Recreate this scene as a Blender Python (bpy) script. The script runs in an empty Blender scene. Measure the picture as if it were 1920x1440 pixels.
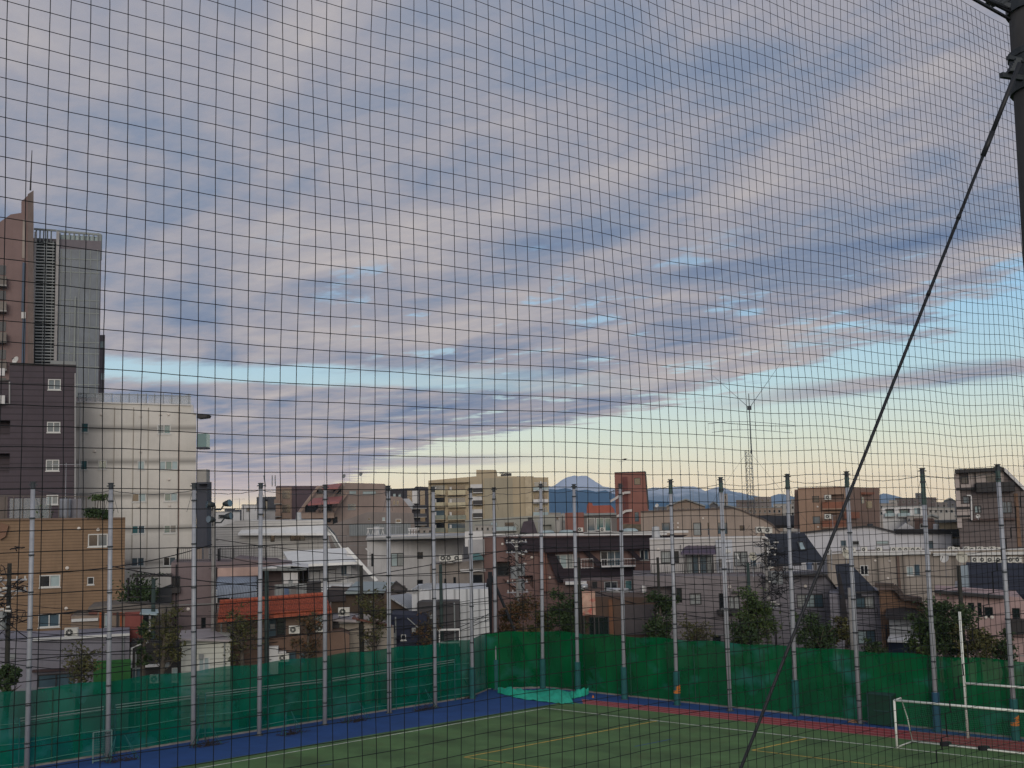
import bpy, math, random
from mathutils import Vector, Matrix
from mathutils.geometry import tessellate_polygon
random.seed(7)
R = math.radians
sc = bpy.context.scene
C = sc.collection
# ------------------------------------------------------------------ camera
FPX, HC = 2200.0, 12.0
TH, RO = math.atan(255/2200), 0.0244
_F = Vector((0, math.cos(TH), math.sin(TH)))
_U0 = Vector((0, -math.sin(TH), math.cos(TH)))
_X0 = Vector((1, 0, 0))
_R = _X0*math.cos(RO) - _U0*math.sin(RO)
_U = _U0*math.cos(RO) + _X0*math.sin(RO)
CAM = Vector((0, 0, HC))
cd = bpy.data.cameras.new('camera'); cam = bpy.data.objects.new('camera', cd); C.objects.link(cam)
cd.sensor_width = 36; cd.lens = FPX/1920*36; cd.clip_start = .1; cd.clip_end = 60000
m3 = Matrix((_R, _U, -_F)).transposed()
cam.matrix_world = Matrix.Translation(CAM) @ m3.to_4x4()
sc.camera = cam
# ------------------------------------------------------------------ light
SUN_EL, SUN_AZ = 15, 176          # low sun behind the camera; azimuth clockwise from +Y
def lin(c):
    return tuple(((v/255)/12.92 if v/255 <= .04045 else ((v/255+.055)/1.055)**2.4) for v in c)
def L4(c, k=1): return tuple(v*k for v in lin(c)) + (1,)
w = bpy.data.worlds.new('World'); sc.world = w; w.use_nodes = True
nt = w.node_tree; N = nt.nodes; K = nt.links; N.clear()
def nn(t, **k):
    n = N.new(t)
    for a, b in k.items(): setattr(n, a, b)
    return n
def put(n, i, v):
    if isinstance(v, (int, float, tuple)): n.inputs[i].default_value = v
    else: K.new(v, n.inputs[i])
def M(op, a, b=0, c=0, clamp=False):
    n = nn('ShaderNodeMath', operation=op, use_clamp=clamp)
    put(n, 0, a); put(n, 1, b)
    if op in ('MULTIPLY_ADD',): put(n, 2, c)
    return n.outputs[0]
def SS(v, a, b, lo=0., hi=1.):
    n = nn('ShaderNodeMapRange', interpolation_type='SMOOTHSTEP')
    put(n, 0, v); put(n, 1, a); put(n, 2, b); put(n, 3, lo); put(n, 4, hi)
    return n.outputs[0]
def MIX(f, a, b):
    n = nn('ShaderNodeMix', data_type='RGBA')
    put(n, 0, f); put(n, 6, a); put(n, 7, b)
    return n.outputs[2]
def RAMP(f, st):
    n = nn('ShaderNodeValToRGB'); e = n.color_ramp.elements
    while len(e) < len(st): e.new(.5)
    for i, (p, c) in enumerate(st): e[i].position = p; e[i].color = c
    put(n, 0, f); return n.outputs[0]
sky = nn('ShaderNodeTexSky', sky_type='NISHITA'); sky.sun_disc = False
sky.sun_elevation = R(SUN_EL); sky.sun_rotation = R(SUN_AZ)
skyc = nn('ShaderNodeVectorMath', operation='SCALE'); K.new(sky.outputs[0], skyc.inputs[0]); skyc.inputs[3].default_value = .07
tc = nn('ShaderNodeTexCoord'); sp = nn('ShaderNodeSeparateXYZ'); K.new(tc.outputs['Generated'], sp.inputs[0])
dx, dy, dz = sp.outputs
zc = M('MAXIMUM', dz, .012)
PX, PY = M('DIVIDE', dx, zc), M('DIVIDE', dy, zc)       # where the view ray meets the cloud deck
pv = nn('ShaderNodeCombineXYZ'); K.new(PX, pv.inputs[0]); K.new(PY, pv.inputs[1])
def NOISE(vec, scale, det=4, rough=.55, rot=0, sx=1, sy=1, off=(0, 0, 0), dist=0):
    m0 = nn('ShaderNodeMapping'); K.new(vec, m0.inputs[0]); m0.inputs['Rotation'].default_value = (0, 0, R(rot))
    mp = nn('ShaderNodeMapping'); K.new(m0.outputs[0], mp.inputs[0])
    mp.inputs['Scale'].default_value = (sx, sy, 1); mp.inputs['Location'].default_value = off
    n = nn('ShaderNodeTexNoise'); K.new(mp.outputs[0], n.inputs['Vector'])
    n.inputs['Scale'].default_value = scale; n.inputs['Detail'].default_value = det; n.inputs['Roughness'].default_value = rough; n.inputs['Distortion'].default_value = dist
    return n.outputs[0]
pvo = pv.outputs[0]
big = NOISE(pvo, .55, 3, .5, off=(3.1, 1.7, 0))
strk = NOISE(pvo, .9, 5, .55, rot=-27, sx=1.5, sy=.42, off=(.3, 0, 0), dist=.9)
fine = NOISE(pvo, 2.6, 8, .66, rot=-35, sx=1.4, sy=.75, dist=.3)
puff = NOISE(pvo, 1.15, 7, .6, off=(7.7, 2.2, 0), dist=.2)
# clear air low on the horizon, cloud deck edge running away from the viewer
edge = M('MINIMUM', M('MULTIPLY_ADD', PY, -.13, 2.98), M('MAXIMUM', M('MULTIPLY_ADD', PY, -.56, 7.45), M('MULTIPLY_ADD', PY, -.22, 2.2)))
sd = M('SUBTRACT', edge, PX)
wob = M('ADD', M('MULTIPLY', M('SUBTRACT', puff, .5), 2.4), M('MULTIPLY', M('SUBTRACT', fine, .5), 1.5))
cover = SS(M('ADD', sd, wob), -.15, .35)
# long wisps beyond the deck edge
wl = M('ADD', PX, M('MULTIPLY', PY, .82))
wisp1 = SS(M('ABSOLUTE', M('SUBTRACT', M('ADD', wl, M('MULTIPLY', wob, .35)), 10.45)), 1.15, .2)
wisp1 = M('MULTIPLY', M('MULTIPLY', wisp1, SS(PX, 1.5, 2.8)), .95)
wisp2 = SS(M('ABSOLUTE', M('SUBTRACT', M('ADD', PY, M('MULTIPLY', wob, .5)), 19.5)), 2.4, .5)
wisp2 = M('MULTIPLY', M('MULTIPLY', wisp2, SS(PX, 1.0, -1.5)), .9)
# the pale slit on the left
gl = M('SUBTRACT', PY, M('MULTIPLY_ADD', PX, .50, 8.55))
gap = SS(M('ABSOLUTE', M('ADD', gl, M('MULTIPLY', wob, .62))), .9, .25)
gap = M('MULTIPLY', gap, M('MULTIPLY', SS(PX, -3.9, -2.9), SS(PX, 1.5, -1.6)))
cover = M('MULTIPLY', cover, M('SUBTRACT', 1., M('MULTIPLY', gap, .9)))
# small holes
hp = NOISE(pvo, 1.9, 7, .62, off=(1.7, 5.2, 0), rot=-30, sx=1.2, sy=.8)
hole = M('MULTIPLY', SS(hp, .56, .66), M('MULTIPLY', SS(PY, 3.6, 5.), SS(PX, -1.6, -.2)))
cover = M('MULTIPLY', cover, M('SUBTRACT', 1., M('MULTIPLY', hole, .7)))
cover = M('MAXIMUM', cover, M('MAXIMUM', wisp1, wisp2))
front = SS(dy, -.3, .2)                      # the rest of the sky is plain broken cloud
shade = M('ADD', M('ADD', M('MULTIPLY', strk, .85), M('MULTIPLY', fine, .44)), M('ADD', M('MULTIPLY', big, .5), M('MULTIPLY', NOISE(pvo, 1.25, 8, .62, rot=-40, sx=1.15, sy=.85, off=(4, 9, 0), dist=.3), .62)))
shade = M('SUBTRACT', shade, .665)
cl = RAMP(shade, [(.20, L4((100, 119, 148))), (.40, L4((126, 137, 157))), (.54, L4((149, 150, 161))), (.72, L4((169, 165, 168))), (.97, L4((186, 180, 179)))])
el = M('ARCSINE', dz)
clear = RAMP(M('DIVIDE', el, .5), [(0, L4((224, 208, 186))), (.055, L4((222, 212, 192))), (.13, L4((205, 214, 202))), (.22, L4((178, 206, 214))), (.36, L4((150, 192, 222))), (1, L4((90, 130, 175)))])
clear = MIX(.12, clear, skyc.outputs[0])
cl = MIX(SS(PY, 12, 34, 0, .9), cl, L4((182, 174, 178)))
cover = M('MULTIPLY', cover, SS(PY, 24, 60, 1., .1))
col = MIX(cover, clear, cl)
# the air below is a real box of haze: aim for the sky as seen through it
HAZE, HCOL = 5e-5, (.42, .70, 1.)
tau = M('MULTIPLY', M('MINIMUM', M('DIVIDE', 745., zc), 22600.), -HAZE)
T_ = M('EXPONENT', tau)
ins = nn('ShaderNodeVectorMath', operation='SCALE'); ins.inputs[0].default_value = tuple(.34*v for v in HCOL); K.new(M('SUBTRACT', 1., T_), ins.inputs[3])
pre = nn('ShaderNodeVectorMath', operation='SCALE'); K.new(col, pre.inputs[0]); pre.inputs[3].default_value = .97
sb = nn('ShaderNodeVectorMath', operation='SUBTRACT'); K.new(pre.outputs[0], sb.inputs[0]); K.new(ins.outputs[0], sb.inputs[1])
mxv = nn('ShaderNodeVectorMath', operation='MAXIMUM'); K.new(sb.outputs[0], mxv.inputs[0]); mxv.inputs[1].default_value = (.02, .02, .02)
dvv = nn('ShaderNodeVectorMath', operation='SCALE'); K.new(mxv.outputs[0], dvv.inputs[0]); K.new(M('DIVIDE', 1., T_), dvv.inputs[3])
col = dvv.outputs[0]
back = MIX(.65, skyc.outputs[0], L4((212, 208, 216)))
col = MIX(front, back, col)
low = SS(dz, -.02, .0)
col = MIX(low, L4((120, 118, 115)), col)
bg = nn('ShaderNodeBackground'); K.new(col, bg.inputs[0]); bg.inputs[1].default_value = 1.0
wo = nn('ShaderNodeOutputWorld'); K.new(bg.outputs[0], wo.inputs[0])
ld = bpy.data.lights.new('sun', 'SUN'); ld.energy = 1.0; ld.angle = R(25); ld.color = (1, .93, .86)
so = bpy.data.objects.new('sun', ld); C.objects.link(so)
sdv = Vector((math.sin(R(SUN_AZ))*math.cos(R(SUN_EL)), math.cos(R(SUN_AZ))*math.cos(R(SUN_EL)), math.sin(R(SUN_EL))))
so.rotation_euler = sdv.to_track_quat('Z', 'Y').to_euler(); so.location = sdv*50
vs = sc.view_settings; vs.view_transform = 'Standard'; vs.look = 'None'; vs.gamma = 1; vs.exposure = .25
sc.cycles.use_denoising = True
sc.cycles.max_bounces = 5; sc.cycles.volume_bounces = 0; sc.cycles.transparent_max_bounces = 12
# ------------------------------------------------------------------ materials
MATS = {}
def mat(name, c=0, rough=.8, var=.12, scale=.6, kind='plain', metal=0, pitch=.2, stain=.25, c2=None, spec=.3):
    """c: albedo as sRGB 0-255. kind: plain | siding | corr | tile | brick | roof | grass | leaf"""
    if name in MATS: return MATS[name]
    m = bpy.data.materials.new(name); m.use_nodes = True; MATS[name] = m
    t = m.node_tree; b = t.nodes['Principled BSDF']
    b.inputs['Roughness'].default_value = rough; b.inputs['Metallic'].default_value = metal
    b.inputs['Specular IOR Level'].default_value = spec
    nd, lk = t.nodes, t.links
    tcx = nd.new('ShaderNodeTexCoord'); co = tcx.outputs['Object']
    if kind not in ('leaf', 'grass') and c:
        g_ = sum(c)/3; sat = 1.0 if 'terracotta' in name or 'tan_' in name or 'tarp' in name or 'rubber' in name or 'orange' in name or 'line' in name else .80
        c = tuple((g_+(v-g_)*sat)*.96 for v in c)
    base = lin(c)
    def noise(sc_, stretch=(1, 1, 1), det=5):
        mp = nd.new('ShaderNodeMapping'); mp.inputs['Scale'].default_value = stretch; lk.new(co, mp.inputs[0])
        n = nd.new('ShaderNodeTexNoise'); n.inputs['Scale'].default_value = sc_; n.inputs['Detail'].default_value = det; n.inputs['Roughness'].default_value = .65
        lk.new(mp.outputs[0], n.inputs['Vector']); return n.outputs[0]
    def mix(f, a, bb, bt='MIX'):
        n = nd.new('ShaderNodeMix'); n.data_type = 'RGBA'; n.blend_type = bt
        for i, v in ((0, f), (6, a), (7, bb)):
            if hasattr(v, 'links'): lk.new(v, n.inputs[i])
            else: n.inputs[i].default_value = v
        return n.outputs[2]
    def mr(v, a, bb, lo, hi):
        n = nd.new('ShaderNodeMapRange'); lk.new(v, n.inputs[0])
        for i, x in zip((1, 2, 3, 4), (a, bb, lo, hi)): n.inputs[i].default_value = x
        return n.outputs[0]
    B4 = base + (1,)
    dk = tuple(v*(1-var*2) for v in base) + (1,); lt = tuple(min(1, v*(1+var)) for v in base) + (1,)
    col = mix(mr(noise(scale), .3, .7, 0, 1), dk, lt)
    if kind == 'leaf':
        g = nd.new('ShaderNodeNewGeometry')
        c2l = lin(c2 or c) + (1,)
        col = mix(g.outputs['Random Per Island'], col, c2l)
    elif c2 is not None:
        col = mix(mr(noise(scale*1.7), .52, .66, 0, 1), col, lin(c2) + (1,))
    if stain and kind not in ('leaf', 'grass'):
        s = mr(noise(.9, (2.2, 2.2, .18)), .5, .78, 0, stain)
        col = mix(s, col, tuple(v*.45 for v in base) + (1,))
        fn = mr(noise(7), .35, .7, -.06, .1)
        col = mix(mr(noise(9), .5, .75, 0, .22), col, tuple(v*.6 for v in base) + (1,))
    if kind in ('siding', 'corr', 'roof', 'tile'):
        sx = nd.new('ShaderNodeSeparateXYZ'); lk.new(co, sx.inputs[0])
        if kind in ('siding', 'roof'): src = sx.outputs[2]
        else:
            a = nd.new('ShaderNodeMath'); a.operation = 'ADD'; lk.new(sx.outputs[0], a.inputs[0]); lk.new(sx.outputs[1], a.inputs[1])
            src = a.outputs[0]
        if kind == 'tile':
            mz = nd.new('ShaderNodeMath'); mz.operation = 'PINGPONG'; lk.new(sx.outputs[2], mz.inputs[0]); mz.inputs[1].default_value = pitch*.3
            col = mix(mr(mz.outputs[0], 0, pitch*.1, .7, 0), col, tuple(v*.3 for v in base) + (1,))
        md = nd.new('ShaderNodeMath'); md.operation = 'PINGPONG'; lk.new(src, md.inputs[0]); md.inputs[1].default_value = pitch/2
        f = mr(md.outputs[0], 0, pitch*.14, 1, 0)
        col = mix(f, col, tuple(v*.45 for v in base) + (1,))
        bp = nd.new('ShaderNodeBump'); bp.inputs['Strength'].default_value = .5; bp.inputs['Distance'].default_value = .03
        lk.new(md.outputs[0], bp.inputs['Height']); lk.new(bp.outputs[0], b.inputs['Normal'])
    if kind == 'brick':
        bt = nd.new('ShaderNodeTexBrick'); bt.inputs['Scale'].default_value = 1
        rm = nd.new('ShaderNodeVectorMath'); rm.operation = 'DOT_PRODUCT'; lk.new(co, rm.inputs[0]); rm.inputs[1].default_value = (.72, .69, 0)
        s2 = nd.new('ShaderNodeSeparateXYZ'); lk.new(co, s2.inputs[0]); cx = nd.new('ShaderNodeCombineXYZ')
        lk.new(rm.outputs['Value'], cx.inputs[0]); lk.new(s2.outputs[2], cx.inputs[1]); lk.new(cx.outputs[0], bt.inputs['Vector'])
        bt.inputs['Brick Width'].default_value = pitch*2.2; bt.inputs['Row Height'].default_value = pitch; bt.inputs['Mortar Size'].default_value = .012
        bt.inputs['Color1'].default_value = (1, 1, 1, 1); bt.inputs['Color2'].default_value = (.72, .72, .72, 1); bt.inputs['Mortar'].default_value = (.5, .5, .5, 1)
        col = mix(.75, col, bt.outputs[0], 'MULTIPLY')
    if kind == 'grass':
        col = mix(mr(noise(1.3, (1, 1, 1)), .4, .7, 0, .5), col, tuple(v*.6 for v in base) + (1,))
        col = mix(mr(noise(22), .4, .65, 0, .45), col, tuple(v*.5 for v in base) + (1,))
        rm = nd.new('ShaderNodeVectorMath'); rm.operation = 'DOT_PRODUCT'; lk.new(co, rm.inputs[0]); rm.inputs[1].default_value = (.70, .71, 0)
        md = nd.new('ShaderNodeMath'); md.operation = 'PINGPONG'; lk.new(rm.outputs['Value'], md.inputs[0]); md.inputs[1].default_value = 2.0
        col = mix(mr(md.outputs[0], .7, 1.3, 0, .22), col, tuple(v*1.5 for v in base) + (1,))
    lk.new(col, b.inputs['Base Color'])
    return m
def glass(name, c, rough=.08, spec=.9):
    if name in MATS: return MATS[name]
    m = bpy.data.materials.new(name); m.use_nodes = True; MATS[name] = m
    t = m.node_tree; b = t.nodes['Principled BSDF']
    b.inputs['Roughness'].default_value = rough; b.inputs['Specular IOR Level'].default_value = spec
    n = t.nodes.new('ShaderNodeTexNoise'); n.inputs['Scale'].default_value = .7
    tcx = t.nodes.new('ShaderNodeTexCoord'); t.links.new(tcx.outputs['Object'], n.inputs[0])
    mx = t.nodes.new('ShaderNodeMix'); mx.data_type = 'RGBA'; t.links.new(n.outputs[0], mx.inputs[0])
    l = lin(c); mx.inputs[6].default_value = tuple(v*.5 for v in l)+(1,); mx.inputs[7].default_value = tuple(v*1.4 for v in l)+(1,)
    t.links.new(mx.outputs[2], b.inputs['Base Color'])
    bp = t.nodes.new('ShaderNodeBump'); bp.inputs['Strength'].default_value = .06; t.links.new(n.outputs[0], bp.inputs['Height']); t.links.new(bp.outputs[0], b.inputs['Normal'])
    return m
# ------------------------------------------------------------------ geometry helpers
def P(px, py, Y):
    d = _F + _R*((px-960)/FPX) - _U*((py-720)/FPX)
    return CAM + d*(Y/d.y)
def G(px, py, z=0):
    d = _F + _R*((px-960)/FPX) - _U*((py-720)/FPX)
    return CAM + d*((z-HC)/d.z)
def tag(o, label=None, cat=None, group=None, kind=None):
    if label: o['label'] = label
    if cat: o['category'] = cat
    if group: o['group'] = group
    if kind: o['kind'] = kind
    return o
class MB:
    def __init__(s): s.v, s.f, s.m = [], [], []
    def face(s, pts, mi=0):
        i = len(s.v); s.v += [Vector(p) for p in pts]; s.f.append(tuple(range(i, i+len(pts)))); s.m.append(mi)
    def mesh(s, vs_, fs, mi=0):
        i = len(s.v); s.v += [Vector(p) for p in vs_]
        for f in fs: s.f.append(tuple(i+k for k in f)); s.m.append(mi)
    def hexa(s, b4, t4, mi=0):           # bottom loop, top loop
        n = len(b4); vs_ = list(b4)+list(t4)
        fs = [tuple(range(n-1, -1, -1)), tuple(range(n, 2*n))] + [(k, (k+1) % n, n+(k+1) % n, n+k) for k in range(n)]
        s.mesh(vs_, fs, mi)
    def box(s, a, b, mi=0):
        x0, y0, z0 = a; x1, y1, z1 = b
        s.hexa([(x0, y0, z0), (x1, y0, z0), (x1, y1, z0), (x0, y1, z0)], [(x0, y0, z1), (x1, y0, z1), (x1, y1, z1), (x0, y1, z1)], mi)
    def tube(s, pts, r, n=6, mi=0, r1=None):
        pts = [Vector(p) for p in pts]; L = len(pts); rings = []
        for i, p in enumerate(pts):
            d = (pts[min(i+1, L-1)]-pts[max(i-1, 0)]).normalized()
            a = d.orthogonal() if abs(d.z) > .9 else d.cross(Vector((0, 0, 1)))
            a.normalize(); b = d.cross(a); rr = r if r1 is None else r+(r1-r)*i/max(1, L-1)
            rings.append([p+a*(rr*math.cos(2*math.pi*k/n))+b*(rr*math.sin(2*math.pi*k/n)) for k in range(n)])
        vs_ = [q for g in rings for q in g]
        fs = [(i*n+k, i*n+(k+1) % n, (i+1)*n+(k+1) % n, (i+1)*n+k) for i in range(L-1) for k in range(n)]
        fs += [tuple(range(n-1, -1, -1)), tuple((L-1)*n+k for k in range(n))]
        s.mesh(vs_, fs, mi)
    def bar(s, p, q, wdt, h=None, mi=0):
        h = h or wdt; p, q = Vector(p), Vector(q); d = (q-p).normalized()
        a = (d.cross(Vector((0, 0, 1))) if abs(d.z) < .95 else Vector((1, 0, 0))).normalized(); b = a.cross(d).normalized()
        a *= wdt/2; b *= h/2
        s.hexa([p-a-b, p+a-b, p+a+b, p-a+b], [q-a-b, q+a-b, q+a+b, q-a+b], mi)
    def build(s, name, mats, parent=None, smooth=False):
        if not isinstance(mats, (list, tuple)): mats = [mats]
        off = parent_world(parent) if parent is not None else Vector()
        me = bpy.data.meshes.new(name); me.from_pydata([tuple(v-off) for v in s.v], [], s.f)
        for m in mats: me.materials.append(m)
        me.polygons.foreach_set('material_index', s.m)
        if smooth: me.polygons.foreach_set('use_smooth', [True]*len(me.polygons))
        me.update(); o = bpy.data.objects.new(name, me); C.objects.link(o)
        if parent is not None: o.parent = parent
        return o
def parent_world(o):
    v = Vector()
    while o is not None: v += o.location; o = o.parent
    return v
def empty(name, loc, label, cat, group=None):
    o = bpy.data.objects.new(name, None); C.objects.link(o); o.location = loc; o.empty_display_size = .3
    return tag(o, label, cat, group)
def dup(root, loc=None, rotz=None, label=None, group=None, scale=None):
    r = root.copy(); C.objects.link(r)
    if loc is not None: r.location = loc
    if rotz is not None: r.rotation_euler = (0, 0, rotz)
    if scale is not None: r.scale = (scale,)*3
    if label: r['label'] = label
    if group: r['group'] = group
    for ch in list(root.children):
        c = ch.copy(); C.objects.link(c); c.parent = r
        for g in list(ch.children):
            d = g.copy(); C.objects.link(d); d.parent = c
    return r
# ------------------------------------------------------------------ ground, field, track
asph = mat('asphalt', (78, 78, 80), .9, .15, .4)
def sheet(name, pts, z, m, kind='structure'):
    b = MB(); b.face([(p[0], p[1], z) for p in pts]); o = b.build(name, m); return tag(o, kind=kind)
sheet('ground', [(-9000, -60, 0), (9000, -60, 0), (24000, 30000, 0), (-24000, 30000, 0)], -.02, mat('city_ground', (84, 82, 80), .95, .2, .01, stain=0))
turf = mat('turf', (78, 108, 64), .9, .24, .35, 'grass', c2=(74, 90, 54))
bluem = mat('blue_rubber', (36, 72, 128), .85, .12, .5, stain=.3)
redm = mat('red_rubber', (150, 60, 64), .85, .12, .5, stain=.3)
white = mat('line_white', (206, 210, 196), .8, .25, 2.5)
yellow = mat('line_yellow', (196, 164, 74), .8, .25, 2.5)
def lerp(a, b, t): return a+(b-a)*t
def xt(a, b, t): return a+(b-a).normalized()*t
# corner of the fenced ground and its two sides
KR = [G(*p) for p in ((1018, 1291.5), (1905, 1388))]; dR = (KR[1]-KR[0]).normalized()
KL = [G(*p) for p in ((886, 1310), (50, 1443))]; dL = (KL[1]-KL[0]).normalized()
def isect(a, d, b, e):
    t = ((b.x-a.x)*e.y-(b.y-a.y)*e.x)/(d.x*e.y-d.y*e.x); return a+d*t
corner = isect(KR[0], dR, KL[0], dL)
corner = isect(KR[0], dR, KL[0], dL)
nR = Vector((-dR.y, dR.x, 0)); nR = nR if nR.y > 0 else -nR        # outward (away from the camera)
nL = Vector((-dL.y, dL.x, 0)); nL = nL if nL.y > 0 else -nL
def quad_strip(name, c0, d, lo, hi, t0, t1, n, z, m):
    a, b = c0+d*t0-n*lo, c0+d*t1-n*lo
    e, f = c0+d*t1-n*hi, c0+d*t0-n*hi
    return sheet(name, [a, b, e, f], z, m)
quad_strip('running_track', corner, dR, -1.4, 45, -14, 90, nR, .0, bluem)   # blue apron under everything
# turf: from the pictured edges
tl = [G(440, 1420), G(920, 1340)]; tr = [G(1340, 1347), G(1920, 1411)]
tdl, tdr = (tl[0]-tl[1]).normalized(), (tr[1]-tr[0]).normalized()
tcn = isect(tl[1], tdl, tr[0], tdr)
sheet('turf_field', [tcn, tcn+tdl*75, tcn+tdl*75+tdr*60, tcn+tdr*75], .008, turf)
rl = [G(1340, 1335), G(1920, 1391)]; rdr = (rl[1]-rl[0]).normalized(); r0 = G(1092, 1316)
ra = isect(r0, Vector((0.0, 1, 0)), rl[0], rdr); rb = isect(r0, Vector((0, 1, 0)), tr[0], tdr)
sheet('red_track', [ra, ra+rdr*60, rb+tdr*60, rb], .004, redm)
def line(name, a, b, wd, m, z=.012):
    d = (b-a).normalized(); n = Vector((-d.y, d.x, 0))*wd/2
    return sheet(name, [a-n, b-n, b+n, a+n], z, m)
for t in (.06, .37, .68, .96):
    a = lerp(ra, rb, t); b2 = lerp(ra+rdr*60, rb+tdr*60, t); line('lane_line', a, b2, .06, mat('lane_white', (190, 150, 150), .8))
wl = [G(440, 1429), G(920, 1346)]; wr = [G(1340, 1364), G(1920, 1430)]
wdl, wdr = (wl[0]-wl[1]).normalized(), (wr[1]-wr[0]).normalized(); wc = isect(wl[1], wdl, wr[0], wdr)
line('field_line', wc, wc+wdl*60, .12, white); line('field_line', wc, wc+wdr*60, .12, white)
y0, y1, y2 = G(870, 1420), G(1232, 1352), G(1022, 1440)
line('yellow_line', y0, y1, .13, yellow); line('yellow_line', y0, y0+(y2-y0)*5, .10, yellow)
y0, y1, y2 = G(1410, 1407), G(1512, 1385), G(1680, 1439)
line('yellow_line', y0, y1, .13, yellow); line('yellow_line', y0, y0+(y2-y0)*4, .10, yellow)
line('blue_line', G(1190, 1400), G(1260, 1386), .10, bluem); line('blue_line', G(600, 1436), G(622, 1433), .10, bluem)
# kerb along the fence foot
b = MB(); off = .55
CC0 = G(922, 1295)
for n, pts_ in ((nR, [CC0, KR[0], KR[0]+dR*80]), (nL, [CC0, KL[0], KL[0]+dL*80])):
    for a_, z_ in zip(pts_, pts_[1:]): b.bar(a_+n*off+Vector((0, 0, .06)), z_+n*off+Vector((0, 0, .06)), .18, .16)
tag(b.build('fence_kerb', mat('concrete', (118, 116, 112), .9, .15, 1.2)), kind='structure')
# street behind the fences
quad_strip('street', corner+nR*1.5, dR, -7, 0, -20, 90, nR, -.012, asph)
quad_strip('street', corner+nL*1.5, dL, -7, 0, -10, 90, nL, -.008, asph)
# ------------------------------------------------------------------ fence poles
galv = mat('galvanised_steel', (150, 155, 163), .5, .1, 1.5, metal=.15, stain=.35)
dkst = mat('dark_steel', (52, 60, 66), .6, .1, 2)
patina = mat('green_patina', (60, 84, 80), .6, .15, 2)
padm = mat('teal_pad', (22, 92, 92), .8, .15, 1)
orange = mat('orange_tape', (190, 110, 40), .7)
bluep = mat('blue_pad', (30, 80, 110), .8)
POLES = [(50, 1443, 62, 905, '', 0), (202, 1421, 208, 907, '', 0), (362, 1397, 364, 907, '', 0), (486, 1379, 489, 907, '', 0), (609, 1359, 610, 910, '', 0),
         (730, 1337, 728, 912, 'p', 0), (816, 1326, 812, 914, '', 0), (886, 1310, 882, 916, 'g', 0), (930, 1293, 926, 915, 'g', 0), (1018, 1291, 1014, 908, 'g', 0), (1084, 1299, 1076, 909, 'g', 0), (1171, 1311, 1163, 908, 'g', 0),
         (1270, 1322, 1257, 900, 'go', 1), (1369, 1333, 1351, 896, 'p', 1), (1493, 1342, 1476, 890, 'g', 1), (1613, 1357, 1587, 885, '', 1), (1758, 1372, 1729, 879, 'b', 2), (1905, 1388, 1870, 872, 'go', 1)]
desc = ['grey steel fence post nearest the frame edge, at the brown tiled house', 'grey steel fence post before the edge of the brown tiled house and the cream block', 'grey steel fence post rising in front of the white siding shed',
        'grey steel fence post crossing the terracotta tiled roof', 'grey steel fence post at the right end of the terracotta roof', 'twin pipe steel fence post before the pale gabled roof', 'grey steel fence post before the dark box-shaped wall',
        'short padded steel fence post beside the field corner, on the long teal screen', 'padded steel fence post in the field corner beside the black braced pole', 'padded steel fence post behind the turquoise tarpaulin', 'padded steel fence post at the narrow end of the tarpaulin, by a bushy tree', 'padded steel fence post below the red brick stair tower',
        'steel fence post with torn orange tape on its pad, before the mauve house garage', 'twin pipe steel fence post without a pad, before the mauve house', 'steel fence post with teal pad at the gable wall of the slate roofed house', 'unpadded grey steel fence post beside the green bin', 'steel fence post with dark green top and blue pad behind the football net', 'steel fence post with orange tape at its foot behind the goal crossbar']
pts_pole = []
def pole(i, bx, by, tx, ty, st, top):
    p = G(bx, by); t = P(tx, ty, p.y); H = t.z
    lean = Vector((t.x-p.x, 0, 0)); lean.x = max(-.25, min(.25, lean.x)); pts_pole.append((p, p+lean+Vector((0, 0, H))))
    e = empty('fence_post', p, desc[i], 'fence post', 'steel posts of the tall fence round the field')
    a, z = p, p+lean+Vector((0, 0, H))
    def at(h): return a+(z-a)*(h/H)
    b = MB(); segs = [0, H*.3, H*.55, H*.8, H]
    if st == 'p':
        for s in (-.075, .075): b.tube([at(0)+Vector((s, 0, 0)), at(H)+Vector((s*.8, 0, 0))], .065, 10)
    else: b.tube([at(0), at(H*.5), at(H)], .135, 12, r1=.112)
    b.build('shaft', galv, e, True)
    b = MB()
    k = 1.3
    while k < H-.5:
        q = at(k); b.tube([q-Vector((0, 0, .04)), q+Vector((0, 0, .04))], .155, 12)
        b.box(q+Vector((-.05, -.2, -.04)), q+Vector((.05, -.1, .04))); k += 2.45 if i % 3 else 1.9
    b.build('clamp_bands', dkst, e)
    b = MB(); q = at(H); b.tube([q-Vector((0, 0, .30)), q-Vector((0, 0, .26)), q, q+Vector((0, 0, .02))], .125, 12)
    b.tube([q, q+Vector((0, 0, .05))], .17, 12); b.bar(q+Vector((-.22, 0, -.12)), q+Vector((.22, 0, -.12)), .06)
    b.build('post_cap', dkst, e)
    if top:
        b = MB(); b.tube([at(H-.3), at(H-(.9 if top == 1 else 2.0))], .128, 12); b.build('painted_top', patina, e)
    if 'g' in st or 'b' in st:
        b = MB(); b.tube([at(.0), at(.06), at(1.5), at(2.05), at(2.1)], .21, 12); b.build('foam_pad', padm if 'g' in st else bluep, e, True)
    if 'o' in st:
        b = MB(); h = .75
        for k in range(4): b.tube([at(h+.12*k)+Vector((.02*k, 0, 0)), at(h+.12*k+.09)], .222 if k % 2 else .218, 12)
        b.build('orange_tape', orange, e)
    b = MB(); b.box(p+Vector((-.22, -.22, 0)), p+Vector((.22, .22, .03))); b.build('base_plate', dkst, e)
for i, t in enumerate(POLES): pole(i, *t)
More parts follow.
